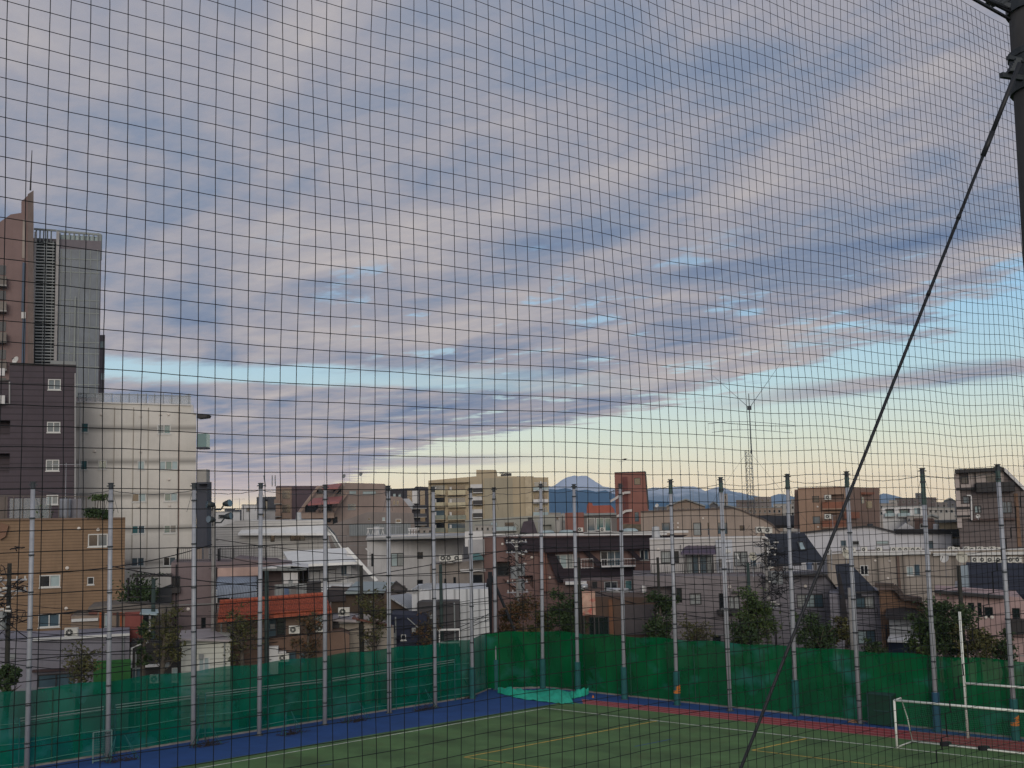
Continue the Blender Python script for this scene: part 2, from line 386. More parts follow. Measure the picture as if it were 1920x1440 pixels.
# cables over the post heads
def wire(p, q, sag, r, m, label, group='overhead wires', n=12, name='wire', cat='wire'):
    b = MB(); p, q = Vector(p), Vector(q)
    b.tube([lerp(p, q, k/n)-Vector((0, 0, sag*4*(k/n)*(1-k/n))) for k in range(n+1)], r, 4)
    return tag(b.build(name, m), label, cat, group)
b = MB()
order = pts_pole
for (pa, ta), (pb, tb) in zip(order, order[1:]):
    dz_ = Vector((0, 0, -.35))
    n = 10
    b.tube([lerp(ta+dz_, tb+dz_, k/n)-Vector((0, 0, .22*4*(k/n)*(1-k/n)+.03*(k % 2))) for k in range(n+1)], .016, 4)
    b.tube([ta+Vector((0, 0, -.1)), lerp(ta, tb, .09)+Vector((0, 0, -1.6))], .012, 3)
    b.tube([tb+Vector((0, 0, -.1)), lerp(ta, tb, .91)+Vector((0, 0, -1.6))], .012, 3)
tag(b.build('head_cable', dkst), 'thin sagging cable strung between the heads of the fence posts', 'cable')
# ------------------------------------------------------------------ green screens
def screenmat(name, c, tr):
    m = bpy.data.materials.new(name); m.use_nodes = True; t = m.node_tree; nd = t.nodes; lk = t.links; nd.clear()
    o = nd.new('ShaderNodeOutputMaterial'); tcx = nd.new('ShaderNodeTexCoord')
    def noise(s, st):
        mp = nd.new('ShaderNodeMapping'); mp.inputs['Scale'].default_value = st; lk.new(tcx.outputs['Object'], mp.inputs[0])
        n = nd.new('ShaderNodeTexNoise'); n.inputs['Scale'].default_value = s; n.inputs['Detail'].default_value = 6; lk.new(mp.outputs[0], n.inputs['Vector']); return n.outputs[0]
    def ramp(v, a, bb, lo, hi):
        n = nd.new('ShaderNodeMapRange'); lk.new(v, n.inputs[0])
        for i, x in zip((1, 2, 3, 4), (a, bb, lo, hi)): n.inputs[i].default_value = x
        return n.outputs[0]
    mx = nd.new('ShaderNodeMix'); mx.data_type = 'RGBA'
    lk.new(ramp(noise(.8, (1, 1, .5)), .35, .7, 0, 1), mx.inputs[0])
    l = lin(c); mx.inputs[6].default_value = tuple(v*.75 for v in l)+(1,); mx.inputs[7].default_value = tuple(v*1.25 for v in l)+(1,)
    m2 = nd.new('ShaderNodeMix'); m2.data_type = 'RGBA'; lk.new(ramp(noise(.45, (1, 1, 1.4)), .56, .72, 0, .45), m2.inputs[0]); lk.new(mx.outputs[2], m2.inputs[6]); m2.inputs[7].default_value = lin((70, 140, 140))+(1,)
    d = nd.new('ShaderNodeBsdfDiffuse'); tl_ = nd.new('ShaderNodeBsdfTranslucent'); tp = nd.new('ShaderNodeBsdfTransparent')
    for x in (d, tl_): lk.new(m2.outputs[2], x.inputs[0])
    a = nd.new('ShaderNodeMixShader'); a.inputs[0].default_value = .45; lk.new(d.outputs[0], a.inputs[1]); lk.new(tl_.outputs[0], a.inputs[2])
    bb = nd.new('ShaderNodeMixShader'); bb.inputs[0].default_value = tr; lk.new(a.outputs[0], bb.inputs[1]); lk.new(tp.outputs[0], bb.inputs[2])
    lk.new(bb.outputs[0], o.inputs[0]); return m
CC = G(922, 1295)
def pathpt(path, t):
    for a, z in zip(path, path[1:]):
        l = (z-a).length
        if t <= l or z is path[-1]: return a+(z-a).normalized()*t
        t -= l
def screen(path, n, t0, t1, H, m, label, seed):
    rnd = random.Random(seed); b = MB(); nx, nz = int((t1-t0)/.35), 12; vs_, fs = [], []
    for i in range(nx+1):
        t = t0+(t1-t0)*i/nx; sg = .10*math.sin(t*1.45+seed)+.05*math.sin(t*4.1)+rnd.uniform(-.02, .02)
        for k in range(nz+1):
            h = k/nz; bow = .09*math.sin(t*1.9+h*2)*math.sin(h*math.pi)+.025*math.sin(t*6)
            p = pathpt(path, t)+n*(.42+bow); vs_.append(Vector((p.x, p.y, .12+(H+(.05*math.sin(t*1.47)+.02*sg))*h)))
    for i in range(nx):
        for k in range(nz): a = i*(nz+1)+k; fs.append((a, a+nz+1, a+nz+2, a+1))
    b.mesh(vs_, fs); o = b.build('windscreen_mesh', m, None, True)
    return tag(o, label, 'fence screen')
HS = 3.8
scr_l = screen([CC, KL[0], KL[0]+dL*70], nL, -.7, 62, HS, screenmat('teal_screen', (6, 106, 84), .19), 'teal green windscreen sheet along the terraced houses side of the field', 1)
scr_r = screen([CC, KR[0], KR[0]+dR*70], nR, -.7, 62, HS+.1, screenmat('green_screen', (8, 98, 56), .13), 'bright green windscreen sheet behind the red track and football goal', 5)
for scr_, c0_, d_, n_ in ((scr_l, KL[0], dL, nL), (scr_r, KR[0], dR, nR)):
    for k in range(12):
        q = c0_+d_*(2.5+5.2*k)+n_*.33; bb_ = MB(); bb_.bar(q+Vector((0, 0, .12)), q+Vector((0, 0, 3.78)), .06, .02); bb_.build('seam', mat('seam_green', (12, 70, 50), .8), scr_)
# net lines sewn on the screens
b = MB()
for h in (.35, 1.35, 2.35): 
    b.tube([KL[0]+dL*t+nL*.28+Vector((0, 0, h+.06*math.sin(t))) for t in [k*2. for k in range(31)]], .018, 4)
tag(b.build('tension_cords', mat('cord_green', (60, 130, 112), .8)), 'pale green tension cords drawn along the teal screen', 'cord')
railm = mat('rail_metal', (104, 126, 120), .5, .1, 3)
for i, (x0, yy0, x1, yy1) in enumerate(((37, 1347, 195, 1325), (216, 1322, 372, 1303), (385, 1300, 612, 1273), (622, 1272, 852, 1237))):
    def onL(px, py):
        d = _F+_R*((px-960)/FPX)-_U*((py-720)/FPX); c0 = corner+nL*.2
        k = nL.dot(c0-CAM)/nL.dot(d); return CAM+d*k
    a, z = onL(x0, yy0), onL(x1, yy1); b = MB()
    e = empty('guard_rail', Vector((a.x, a.y, 0)), ['double guard rail on the teal screen at the frame edge', 'double guard rail on the teal screen next to the small access gate', 'double guard rail on the teal screen below the terracotta roof', 'double guard rail on the teal screen nearest the field corner'][i], 'guard rail', 'double rails along the teal screen')
    for dzz in (0, -.14): 
        b = MB(); b.tube([a+Vector((0, 0, dzz)), z+Vector((0, 0, dzz))], .024, 6); b.build('rail', railm, e)
    nps = max(2, int((z-a).length/4)+1)
    for k in range(nps):
        q = lerp(a, z, k/(nps-1)); b = MB(); b.tube([Vector((q.x, q.y, 0)), q], .03, 6); b.build('upright', padm, e)
# small gate in the teal screen, braces and debris at the post feet
gp = G(190, 1428); e = empty('access_gate', gp, 'small mesh access gate standing against the teal screen', 'gate')
b = MB(); w_, h_ = 1.0, 1.55; u_ = -dL
for p_, q_ in (((0, 0), (0, h_)), ((w_, 0), (w_, h_)), ((0, h_), (w_, h_)), ((0, .1), (w_, .1))):
    b.tube([gp-nL*.1+u_*(p_[0]-.5)+Vector((0, 0, p_[1])), gp-nL*.1+u_*(q_[0]-.5)+Vector((0, 0, q_[1]))], .035, 6)
b.build('gate_frame', mat('grey_green', (88, 120, 116), .6), e)
b = MB()
for k in range(9): b.tube([gp-nL*.1+u_*(-.45+.11*k)+Vector((0, 0, .1)), gp-nL*.1+u_*(-.45+.11*k)+Vector((0, 0, h_))], .008, 3)
for k in range(12): b.tube([gp-nL*.1+u_*-.5+Vector((0, 0, .1+.12*k)), gp-nL*.1+u_*.5+Vector((0, 0, .1+.12*k))], .008, 3)
b.build('gate_mesh', mat('grey_green', (88, 120, 116), .6), e)
bark = mat('bark', (84, 72, 60), .95, .2, 4)
for i, (x, y, wd) in enumerate(((228, 1426, 2.0), (386, 1398, 2.0), (545, 1376, 1.4), (668, 1352, 2.1), (796, 1330, 1.9), (868, 1309, 2.3))):
    p = G(x, y); rnd = random.Random(i); e = empty('folding_brace', p, ['folding brace frame with tangled weeds by the small access gate of the teal screen', 'folding brace frame with weeds below the white siding shed', 'low folding brace frame with weeds under the middle guard rail', 'wide folding brace frame with weeds at the middle of the teal screen', 'folding brace frame with weeds before the dark box-shaped wall', 'folding brace frame with black debris by the corner posts'][i], 'brace', 'braces at the foot of the teal screen')
    b = MB()
    for s in (-1, 1):
        b.tube([p+dL*s*wd*.4+nL*.1, p+dL*s*wd*.12+nL*.2+Vector((0, 0, 1.25))], .02, 5); b.tube([p+dL*s*wd*.4-nL*.35, p+dL*s*wd*.12+nL*.2+Vector((0, 0, 1.25))], .02, 5)
    b.build('brace_legs', padm, e)
    b = MB()
    for k in range(70):
        q = p+dL*rnd.gauss(0, wd*.22)-nL*rnd.uniform(-.2, .4); b.tube([q, q+Vector((rnd.gauss(0, .25), rnd.gauss(0, .25), abs(rnd.gauss(.05, .18))))], .012, 3)
    b.build('weed_tangle', mat('dead_weeds', (52, 42, 34), .95), e)
# ------------------------------------------------------------------ tarpaulin in the corner
b = MB(); edge_f = [(933, 1300), (975, 1311), (1025, 1317), (1052, 1320), (1076, 1321), (1070, 1312), (1092, 1307), (1103, 1303)]
edge_b = [(936, 1298), (968, 1299), (990, 1295), (1020, 1294), (1048, 1298), (1068, 1300), (1085, 1302), (1104, 1302)]
rows = 9; cols = 42; vs_, fs = [], []
def ip(L, t):
    t *= len(L)-1; k = min(int(t), len(L)-2); f = t-k; return (lerp(L[k][0], L[k+1][0], f), lerp(L[k][1], L[k+1][1], f))
for i in range(cols+1):
    a, z = ip(edge_f, i/cols), ip(edge_b, i/cols)
    for k in range(rows+1):
        t = k/rows; q = G(lerp(a[0], z[0], t), lerp(a[1], z[1], t))
        h = math.sin(t*math.pi)*(.18+.22*abs(math.sin(i*.9+t*3))+.12*math.sin(i*.37))+.03+(.05*math.sin(i*2.3+k))
        vs_.append(Vector((q.x, q.y, max(.025, h))))
for i in range(cols):
    for k in range(rows): a = i*(rows+1)+k; fs.append((a, a+rows+1, a+rows+2, a+1))
b.mesh(vs_, fs); tp_ = tag(b.build('tarpaulin', mat('turquoise_tarp', (40, 168, 140), .6, .15, 1.5, stain=.2), None, True), 'crumpled turquoise tarpaulin lying on the blue apron in the field corner', 'tarpaulin')
# ------------------------------------------------------------------ football goal
gw = mat('goal_white', (215, 220, 210), .5, .05, 2, stain=.12)
fp = G(1682, 1403); bp_ = G(1718, 1392); gd = wdr.copy(); gb = Vector((-gd.y, gd.x, 0)); gb = gb if gb.y > 0 else -gb
dep = 1.9; Wg, Hg = 7.32, P(1675, 1313, fp.y).z
e = empty('football_goal', fp, 'white football goal with green net standing on the goal line by the red track', 'football goal')
o1 = fp+gd*Wg; Z = Vector((0, 0, 1)); r = .06
for nm, pts in (('post', [fp, fp+Z*Hg]), ('post', [o1, o1+Z*Hg]), ('crossbar', [fp+Z*Hg, o1+Z*Hg])):
    b = MB(); b.tube(pts, r, 10); b.build(nm, gw, e, True)
for s in (fp, o1):
    b = MB(); b.tube([s+Z*Hg, s+Z*(Hg+.02)+gb*.8, s+Z*(Hg*.55)+gb*(dep*.78), s+gb*dep+Z*.05], .03, 8); b.build('stanchion', gw, e, True)
    b = MB(); b.tube([s+Z*.05, s+gb*dep+Z*.05], .04, 8); b.build('ground_bar', gw, e, True)
b = MB(); b.tube([fp+gb*dep+Z*.05, o1+gb*dep+Z*.05], .045, 8); b.build('rear_bar', gw, e, True)
b = MB(); nu, nv = 62, 26
def gnet(u, v):    # u along, v from crossbar back down
    q = fp+gd*(Wg*u); t = v
    if t < .25: h = Hg-.05-.25*math.sin(u*math.pi)*(t/.25); k = .8*t/.25
    else: s_ = (t-.25)/.75; h = (Hg-.05)*(1-s_)-(.25*math.sin(u*math.pi))*(1-s_)+.05; k = .8+(dep-.8)*s_
    return q+gb*k+Z*h
for i in range(nu+1): b.tube([gnet(i/nu, k/nv) for k in range(nv+1)], .006, 3)
for k in range(nv+1): b.tube([gnet(i/nu, k/nv) for i in range(0, nu+1, 2)], .006, 3)
b.build('goal_net', mat('net_green', (40, 110, 80), .8), e)
b = MB()
for t in (.2, .42): 
    q = fp+gb*dep+gd*(Wg*t*1.2); b.box(q+Vector((-.25, -.15, 0)), q+Vector((.25, .15, .2)))
b.build('sandbag', mat('sandbag', (30, 32, 38), .9), e)
# rugby posts behind
rp = G(1815, 1384); e = empty('rugby_goal', rp, 'white H shaped rugby posts standing behind the football goal', 'rugby goal')
rh = P(1802, 1147, rp.y).z; 
b = MB(); b.tube([rp, rp+Z*rh], .07, 10); b.build('upright', gw, e, True)
b = MB(); b.tube([rp+gd*5.6, rp+gd*5.6+Z*rh], .07, 10); b.build('upright', gw, e, True)
b = MB(); b.tube([rp+Z*P(1808, 1281, rp.y).z, rp+gd*5.6+Z*P(1808, 1281, rp.y).z], .06, 10); b.build('crossbar', gw, e, True)
# green bin by the screen
bp2 = G(1638, 1358); e = empty('green_bin', bp2+nR*.0, 'dark green storage bin standing against the green screen', 'bin')
b = MB(); q = bp2
def obox(b, q, du, dn, x0, x1, y0, y1, z0, z1, mi=0):
    b.hexa([q+du*x0+dn*y0+Z*z0, q+du*x1+dn*y0+Z*z0, q+du*x1+dn*y1+Z*z0, q+du*x0+dn*y1+Z*z0], [q+du*x0+dn*y0+Z*z1, q+du*x1+dn*y0+Z*z1, q+du*x1+dn*y1+Z*z1, q+du*x0+dn*y1+Z*z1], mi)
obox(b, q, dR, nR, -.15, 1.25, -.25, .35, .05, 1.7); b.build('bin_body', mat('bin_green', (14, 62, 44), .7), e)
b = MB(); obox(b, q, dR, nR, -.2, 1.3, -.3, .38, 1.7, 1.78); obox(b, q, dR, nR, -.18, -.1, -.3, -.24, 0, 1.7); obox(b, q, dR, nR, 1.2, 1.28, -.3, -.24, 0, 1.7); obox(b, q, dR, nR, .2, 1.1, -.29, -.25, .8, .86); b.build('bin_frame', mat('bin_trim', (30, 70, 66), .6), e)
for i, (x, y) in enumerate(((1556, 1265),)):
    pass
b = MB(); q = G(1600, 1355); 
for k in range(3): obox(b, q, dR, nR, -.3+.1*k, .3-.08*k, -.1, .15, .0+.05*k, .05+.05*k)
tag(b.build('timber_offcuts', mat('timber', (150, 105, 70), .8)), 'small orange-brown timber offcuts lying at the foot of the unpadded post', 'timber')
b = MB(); q = G(1112, 1308); b.tube([q, q+Z*.16], .09, 8, r1=.02); tag(b.build('traffic_cone', orange), 'small orange cone lying past the tarpaulin end by the green screen', 'cone')
# ------------------------------------------------------------------ safety net in front of the camera
cell = .06; e50 = Vector((math.sin(R(50)), math.cos(R(50)), 0)); n50 = Vector((-e50.y, e50.x, 0))
A0 = P(-6, 998, 3.3)
def netpt(u, v):       # u, v in cells; v=0 at camera height
    ux = u*cell; z = HC + v*cell
    far = max(0, u)/88
    z += .005*math.sin(u*.19+v*.035+1)*(.4+far) + .004*math.sin(u*.42-v*.09) *(.3+far)-.10*far*(1-far)*1.0*(v/48.)
    nrm = .014*math.sin(u*.10+v*.05)+.005*math.sin(u*.33+v*.2+2)+.005*math.sin(v*.27+u*.05)
    jit = math.sin(u*12.9898+v*78.233)*43758.5453; jit = jit-math.floor(jit)-.5
    q = A0+e50*(ux+.004*math.sin(v*.21+u*.6)+.0012*jit)+n50*nrm
    return Vector((q.x, q.y, z+.0014*jit))
U0, U1, V0, V1 = -14, 105, -36, 51
b = MB(); rr = .0015
netm = mat('net_cord', (9, 16, 19), .75, .1, 3, stain=0)
for i in range(U0, U1+1): b.tube([netpt(i, k) for k in range(V0, V1+1)], rr, 3)
for k in range(V0, V1+1): b.tube([netpt(i, k) for i in range(U0, U1+1)], rr, 3)
for i in range(U0, U1+1):
    for k in range(V0, V1+1):
        q = netpt(i, k); s = .0021
        b.mesh([q+Vector((s, 0, 0)), q+Vector((-s, 0, 0)), q+Vector((0, s, 0)), q+Vector((0, -s, 0)), q+Vector((0, 0, s)), q+Vector((0, 0, -s))], [(0, 2, 4), (2, 1, 4), (1, 3, 4), (3, 0, 4), (2, 0, 5), (1, 2, 5), (3, 1, 5), (0, 3, 5)])
net = tag(b.build('safety_net', netm), 'black square mesh safety net hung across the whole view', 'net')
b = MB(); u, v = 101, 5; pts = [netpt(u, v)]
for k in range(27):
    v -= 1; pts.append(netpt(u, v)); u -= 1
    if k % 6 == 5: u += 1
    pts.append(netpt(u, v))
pts = [p-n50*.004*(-1) for p in pts]
b.tube(pts, .0035, 4); b.build('lacing_cord', netm, net)
# concrete pole and its fittings
cp = P(1917, 300, 7.0)+Vector((.215, .05, 0)); cp.z = 0
e = empty('concrete_pole', cp, 'thick dark concrete pole carrying the safety net, cut by the frame edge', 'pole')
cm = mat('pole_concrete', (66, 66, 66), .9, .2, 3, stain=.35)
b = MB(); b.tube([cp+Z*k+Vector(((k-14.6)*.016, 0, 0)) for k in (0, 6, 12, 17)], .212, 24, r1=.198); b.build('shaft', cm, e, True)
b = MB()
zb = P(1895, 130, 7).z
b.tube([cp+Z*(zb-.11), cp+Z*(zb+.11)], .212, 20); b.tube([cp+Z*(zb-.13), cp+Z*(zb-.09)], .219, 20); b.tube([cp+Z*(zb+.09), cp+Z*(zb+.13)], .219, 20)
q = P(1889, 139, 6.9); b.bar(cp+Z*(q.z-cp.z), q+Vector((-.04, 0, -.005)), .03); q2 = P(1890, 108, 6.9); b.bar(cp+Z*(q2.z), q2, .025)
for kx in range(5): b.box((q.x+.005+.01*kx, q.y-.03, q.z+.01+.016*kx), (q.x+.05+.008*kx, q.y+.03, q.z+.026+.016*kx))
b.build('clamp_bracket', dkst, e)
cabm = mat('cable_black', (22, 26, 32), .6)
b = MB()
for (xa, ya, Ya), (xb, yb, Yb) in (((1815, -8, 6.3), (1893, 36, 6.95)), ((1806, -22, 6.3), (1893, 22, 6.95)), ((1829, -10, 6.4), (1893, 17, 6.95))):
    pa, pb = P(xa, ya, Ya), P(xb, yb, Yb); d = pa-pb
    b.tube([pb+d*(k*.5) for k in range(0, 14)], .011, 5)
tag(b.build('support_cable', cabm), 'black steel support cables holding the top edge of the safety net', 'cable')
b = MB(); zt = P(1893, 10, 7).z
b.tube([cp+Z*(zt-.03), cp+Z*(zt+.06)], .209, 20)
for k in range(4): q = P(1858+8*k, 1+2*(k % 2), 6.9); b.tube([q+Vector((-.02, 0, -.02)), q+Vector((.03, 0, .02))], .02, 8)
b.bar(P(1850, 2, 6.9), P(1893, 12, 6.9), .03)
b.build('cable_shackle', dkst, e)
top = P(1912, 118, 6.75); low_ = P(1388, 1443, 7.0); d = low_-top; k = -top.z/d.z
b = MB(); b.tube([top, top+d*.11], .014, 10); b.tube([top+d*.11, low_, top+d*k], .0098, 10); b.tube([top+d*.10, top+d*.135], .016, 10)
for s in (.22, .33): b.tube([top+d*s, top+d*(s+.006)], .0125, 8)
tag(b.build('guy_wire', mat('guy_grey', (34, 38, 44), .5, .1, 3), None, True), 'thick dark guy wire running diagonally from the concrete pole to the ground', 'guy wire')
# ------------------------------------------------------------------ building kit
class Fac:
    """A vertical wall plane through two image columns at two distances."""
    def __init__(s, x0, Y0, x1, Y1, raw=False):
        t0, t1 = (x0-960)/FPX, (x1-960)/FPX
        if not raw and x0 < 960 and x1 < 960: Y1 = Y0*(1+t0*t1)/(1+t1*t1)       # stand square to the street, end wall edge-on
        elif not raw and x0 >= 960: Y1 = Y0*(1+t0*t0)/(1+t0*t1)
        a, b = P(x0, 975, Y0), P(x1, 975, Y1)
        s.A = Vector((a.x, a.y, 0)); s.u = Vector((b.x-a.x, b.y-a.y, 0)); s.L = s.u.length; s.u.normalize()
        s.n = Vector((s.u.y, -s.u.x, 0))
        if s.n.dot(-s.A) < 0: s.n = -s.n
    def sz(s, px, py, off=0):
        d = _F+_R*((px-960)/FPX)-_U*((py-720)/FPX); A = s.A+s.n*off
        k = s.n.dot(A-CAM)/s.n.dot(d); q = CAM+d*k
        return (q-s.A).dot(s.u), q.z
    def W(s, a, z, off=0): return s.A+s.u*a+s.n*off+Vector((0, 0, z))
    def rect(s, r, off=0):
        xm, ym = (r[0]+r[2])/2, (r[1]+r[3])/2
        a0, a1 = s.sz(r[0], ym, off)[0], s.sz(r[2], ym, off)[0]; z1, z0 = s.sz(xm, r[1], off)[1], s.sz(xm, r[3], off)[1]
        return min(a0, a1), min(z0, z1), max(a0, a1), max(z0, z1)
    def side(s, px, depth):      # the wall going back from the column px
        a, _ = s.sz(px, 975); f = Fac.__new__(Fac); f.A = s.W(a, 0); f.u = -s.n.copy(); f.L = depth
        f.n = s.u.copy() if s.n.dot(s.A) else s.u.copy()
        if f.n.dot(CAM-f.A) < 0: f.n = -f.n
        return f
def fbox(b, F, r, o0, o1, mi=0):
    a0, z0, a1, z1 = r
    b.hexa([F.W(a0, z0, o1), F.W(a1, z0, o1), F.W(a1, z0, o0), F.W(a0, z0, o0)], [F.W(a0, z1, o1), F.W(a1, z1, o1), F.W(a1, z1, o0), F.W(a0, z1, o0)], mi)
def wallslab(b, F, poly, depth, holes=(), mi=0, off=0):
    """Solid with outline poly [(s,z)] on plane F; holes = [((s0,z0,s1,z1), depth)] sunk into its face."""
    loops = [[Vector((p[0], p[1], 0)) for p in poly]]
    for (a0, z0, a1, z1), _ in holes: loops.append([Vector((a0, z0, 0)), Vector((a0, z1, 0)), Vector((a1, z1, 0)), Vector((a1, z0, 0))])
    flat = [p for l in loops for p in l]
    for t in tessellate_polygon(loops): b.face([F.W(flat[k].x, flat[k].y, off) for k in t], mi)
    n = len(poly)
    b.face([F.W(p[0], p[1], off-depth) for p in reversed(poly)], mi)
    for k in range(n):
        p, q = poly[k], poly[(k+1) % n]
        b.face([F.W(p[0], p[1], off), F.W(q[0], q[1], off), F.W(q[0], q[1], off-depth), F.W(p[0], p[1], off-depth)], mi)
    for (a0, z0, a1, z1), d in holes:
        c = [(a0, z0), (a1, z0), (a1, z1), (a0, z1)]
        b.face([F.W(*p, off-d) for p in c], mi)
        for k in range(4):
            p, q = c[k], c[(k+1) % 4]; b.face([F.W(*p, off), F.W(*q, off), F.W(*q, off-d), F.W(*p, off-d)], mi)
gl_b = glass('glass_blue', (70, 88, 98)); gl_d = glass('glass_dark', (26, 30, 34)); gl_c = mat('curtain', (142, 148, 146), .7, .12, 3, 'corr', pitch=.16, stain=.1)
gl_t = glass('glass_teal', (60, 100, 104)); gl_f = glass('frosted', (140, 158, 160), .5, .4)
fr_w = mat('frame_white', (188, 190, 186), .5, .05, 2, stain=.1); fr_d = mat('frame_dark', (38, 36, 38), .5, .05, 2, stain=.1); fr_g = mat('frame_grey', (120, 126, 126), .5, .05, 2, stain=.1)
roofm = mat('flat_roof', (110, 112, 112), .9, .15, .5)
conc = mat('facade_concrete', (150, 148, 142), .9, .1, .6)
FR = {'w': fr_w, 'd': fr_d, 'g': fr_g}
GL = {'b': gl_b, 'd': gl_d, 'c': gl_c, 't': gl_t, 'f': gl_f}
def window(F, r, st, par, off=0, nm='window'):
    """st: frame letter + glass letters left to right, e.g. 'wbc'."""
    fm = FR[st[0]]; panes = st[1:]; a0, z0, a1, z1 = r; fw = min(.07, (a1-a0)*.1); b = MB(); mats = []
    n = len(panes)
    for k, ch in enumerate(panes):
        if GL[ch] not in mats: mats.append(GL[ch])
        x0, x1 = lerp(a0, a1, k/n), lerp(a0, a1, (k+1)/n)
        fbox(b, F, (x0+.005, z0+.01, x1-.005, z1-.01), off-.09, off-.05-.025*(k % 2), mats.index(GL[ch]))
    g = b.build(nm, mats, par)
    b = MB()
    fbox(b, F, (a0, z1-fw, a1, z1), off-.08, off+.04); fbox(b, F, (a0, z0, a1, z0+fw), off-.08, off+.04)
    for x in [a0, a1-fw]+[lerp(a0, a1, k/n)-fw/2 for k in range(1, n)]: fbox(b, F, (x, z0+fw, x+fw, z1-fw), off-.08, off+.035)
    b.build('window_frame', fm, g)
    if st[0] == 'w' or st[0] == 'g': b = MB(); fbox(b, F, (a0-.05, z0-.07, a1+.05, z0-.002), off-.02, off+.09); b.build('sill', fm, g)
    return g
def poly_px(F, pts, base=None, off=0):
    q = [F.sz(x, y, off) for x, y in pts]
    if base is not None: q = [(q[0][0], base)]+q+[(q[-1][0], base)]
    return q
def bldg(name, label, F, top, depth, m, wins=(), cat='building', group=None, base=-.3, coping=None, wallname='wall', off=0, cop_in=.25, roofmat=None):
    """top: outline in pixels from one end to the other, closed down to the ground."""
    q = poly_px(F, top, base, off); mid = F.W((q[0][0]+q[-1][0])/2, 0, -depth/2)
    e = empty(name, Vector((mid.x, mid.y, 0)), label, cat, group)
    holes = []; 
    for w_ in wins:
        r = F.rect(w_[:4], off); holes.append((r, .12 if w_[4] != 'o' else (w_[5] if len(w_) > 5 else 1.3)))
    b = MB(); wallslab(b, F, q, depth, holes, 0, off); b.build(wallname, m, e)
    for (r, d), w_ in zip(holes, wins):
        if w_[4] != 'o': window(F, r, w_[4], e, off-.02)
        elif len(w_) > 6: window(F, (lerp(r[0], r[2], .12), r[1]+.02, lerp(r[0], r[2], .88), lerp(r[1], r[3], .86)), w_[6], e, off-d+.12, 'balcony_window')
    if coping is not None:
        b = MB()
        for p, r2 in zip(q[1:-2], q[2:-1]):
            if abs(r2[0]-p[0]) < .05: continue
            b.bar(F.W(p[0], p[1]+.06, off+.02), F.W(r2[0], r2[1]+.06, off+.02), .22, .12)
        b.build('coping', coping, e)
    if cat in ('house', 'shed', 'annex') and depth >= 4:
        h_ = sum(ord(ch) for ch in label); s0, s1 = q[0][0], q[-1][0]; zt = min(q[1][1], q[-2][1])
        x_ = s0+.35 if h_ % 2 else s1-.35
        pipe([F.W(x_, .2, .09), F.W(x_, zt-.15, .09), F.W(x_, zt-.05, .02)], .05, (fr_g, fr_w, fr_d)[h_ % 3], e)
        a_ = lerp(s0, s1, .3+.4*((h_ % 7)/7)); b = MB(); fbox(b, F, (a_, zt-1.1, a_+.28, zt-.8), .001, .14); b.build('meter_box', fr_g, e)
        b = MB(); fbox(b, F, (s0+.1, zt-2.9, s1-.1, zt-2.84), .001, .025); b.build('string_course', fr_g, e)
    return e
def slab3(name, pts, th, m, par=None, up=Z):
    """plate through image points (px, py, distance), th thick downwards"""
    t = [P(*p) for p in pts]; b = MB(); b.hexa([p-up*th for p in t], t); return b.build(name, m, par)
def railing(F, px0, py0, px1, py1, off, m, par, sp=.14, nm='railing', ret=0):
    a0, z0, a1, z1 = F.rect((px0, py0, px1, py1), off); b = MB()
    def run(p, q, n):
        b.bar(p+Z*(z1-z0), q+Z*(z1-z0), .06, .05); b.bar(p+Z*.08, q+Z*.08, .04, .04)
        for k in range(n+1): c = lerp(p, q, k/n); w_ = .045 if k % 8 == 0 else .02; b.bar(c, c+Z*(z1-z0), w_)
    p, q = F.W(a0, z0, off), F.W(a1, z0, off); run(p, q, max(2, int((a1-a0)/sp)))
    if ret:
        run(p, p-F.n*ret, int(ret/sp)); run(q, q-F.n*ret, int(ret/sp))
    return b.build(nm, m, par)
def balcony(F, px0, ytop, px1, ybot, out, m, par, slab=conc, nm='balcony', thick=.1, off=0):
    """parapet box with floor slab standing out from the wall"""
    a0, z0, a1, z1 = F.rect((px0, ytop, px1, ybot), off+out); b = MB()
    fbox(b, F, (a0, z0, a1, z1), off+out-thick, off+out); fbox(b, F, (a0, z0, a0+thick, z1), off+.003, off+out-thick); fbox(b, F, (a1-thick, z0, a1, z1), off+.003, off+out-thick)
    o = b.build(nm, m, par); b = MB(); fbox(b, F, (a0-.03, z0-.16, a1+.03, z0-.004), off+.003, off+out+.03); b.build('floor_slab', slab, o); return o
def part_box(F, r, o0, o1, m, par, nm):
    b = MB(); fbox(b, F, F.rect(r, o1), o0, o1); return b.build(nm, m, par)
def part_poly(F, pts, o0, o1, m, par, nm):
    b = MB(); wallslab(b, F, poly_px(F, pts, None, o1), o1-o0, (), 0, o1); return b.build(nm, m, par)
def pipe(pts, r, m, par, nm='downpipe'):
    b = MB(); b.tube(pts, r, 6); return b.build(nm, m, par)
def vents(F, pts, m, par, off=0):
    for x, y in pts:
        a, z = F.sz(x, y, off); b = MB(); c = F.W(a, z, off)
        b.tube([c, c+F.n*.10], .13, 10, r1=.12); b.tube([c+F.n*.06, c+F.n*.12-Z*.10], .10, 8, r1=.05); b.build('vent_cowl', m, par)
ventm = mat('vent_cream', (205, 198, 188), .5, .05, 3)
def water_tank(*a): pass
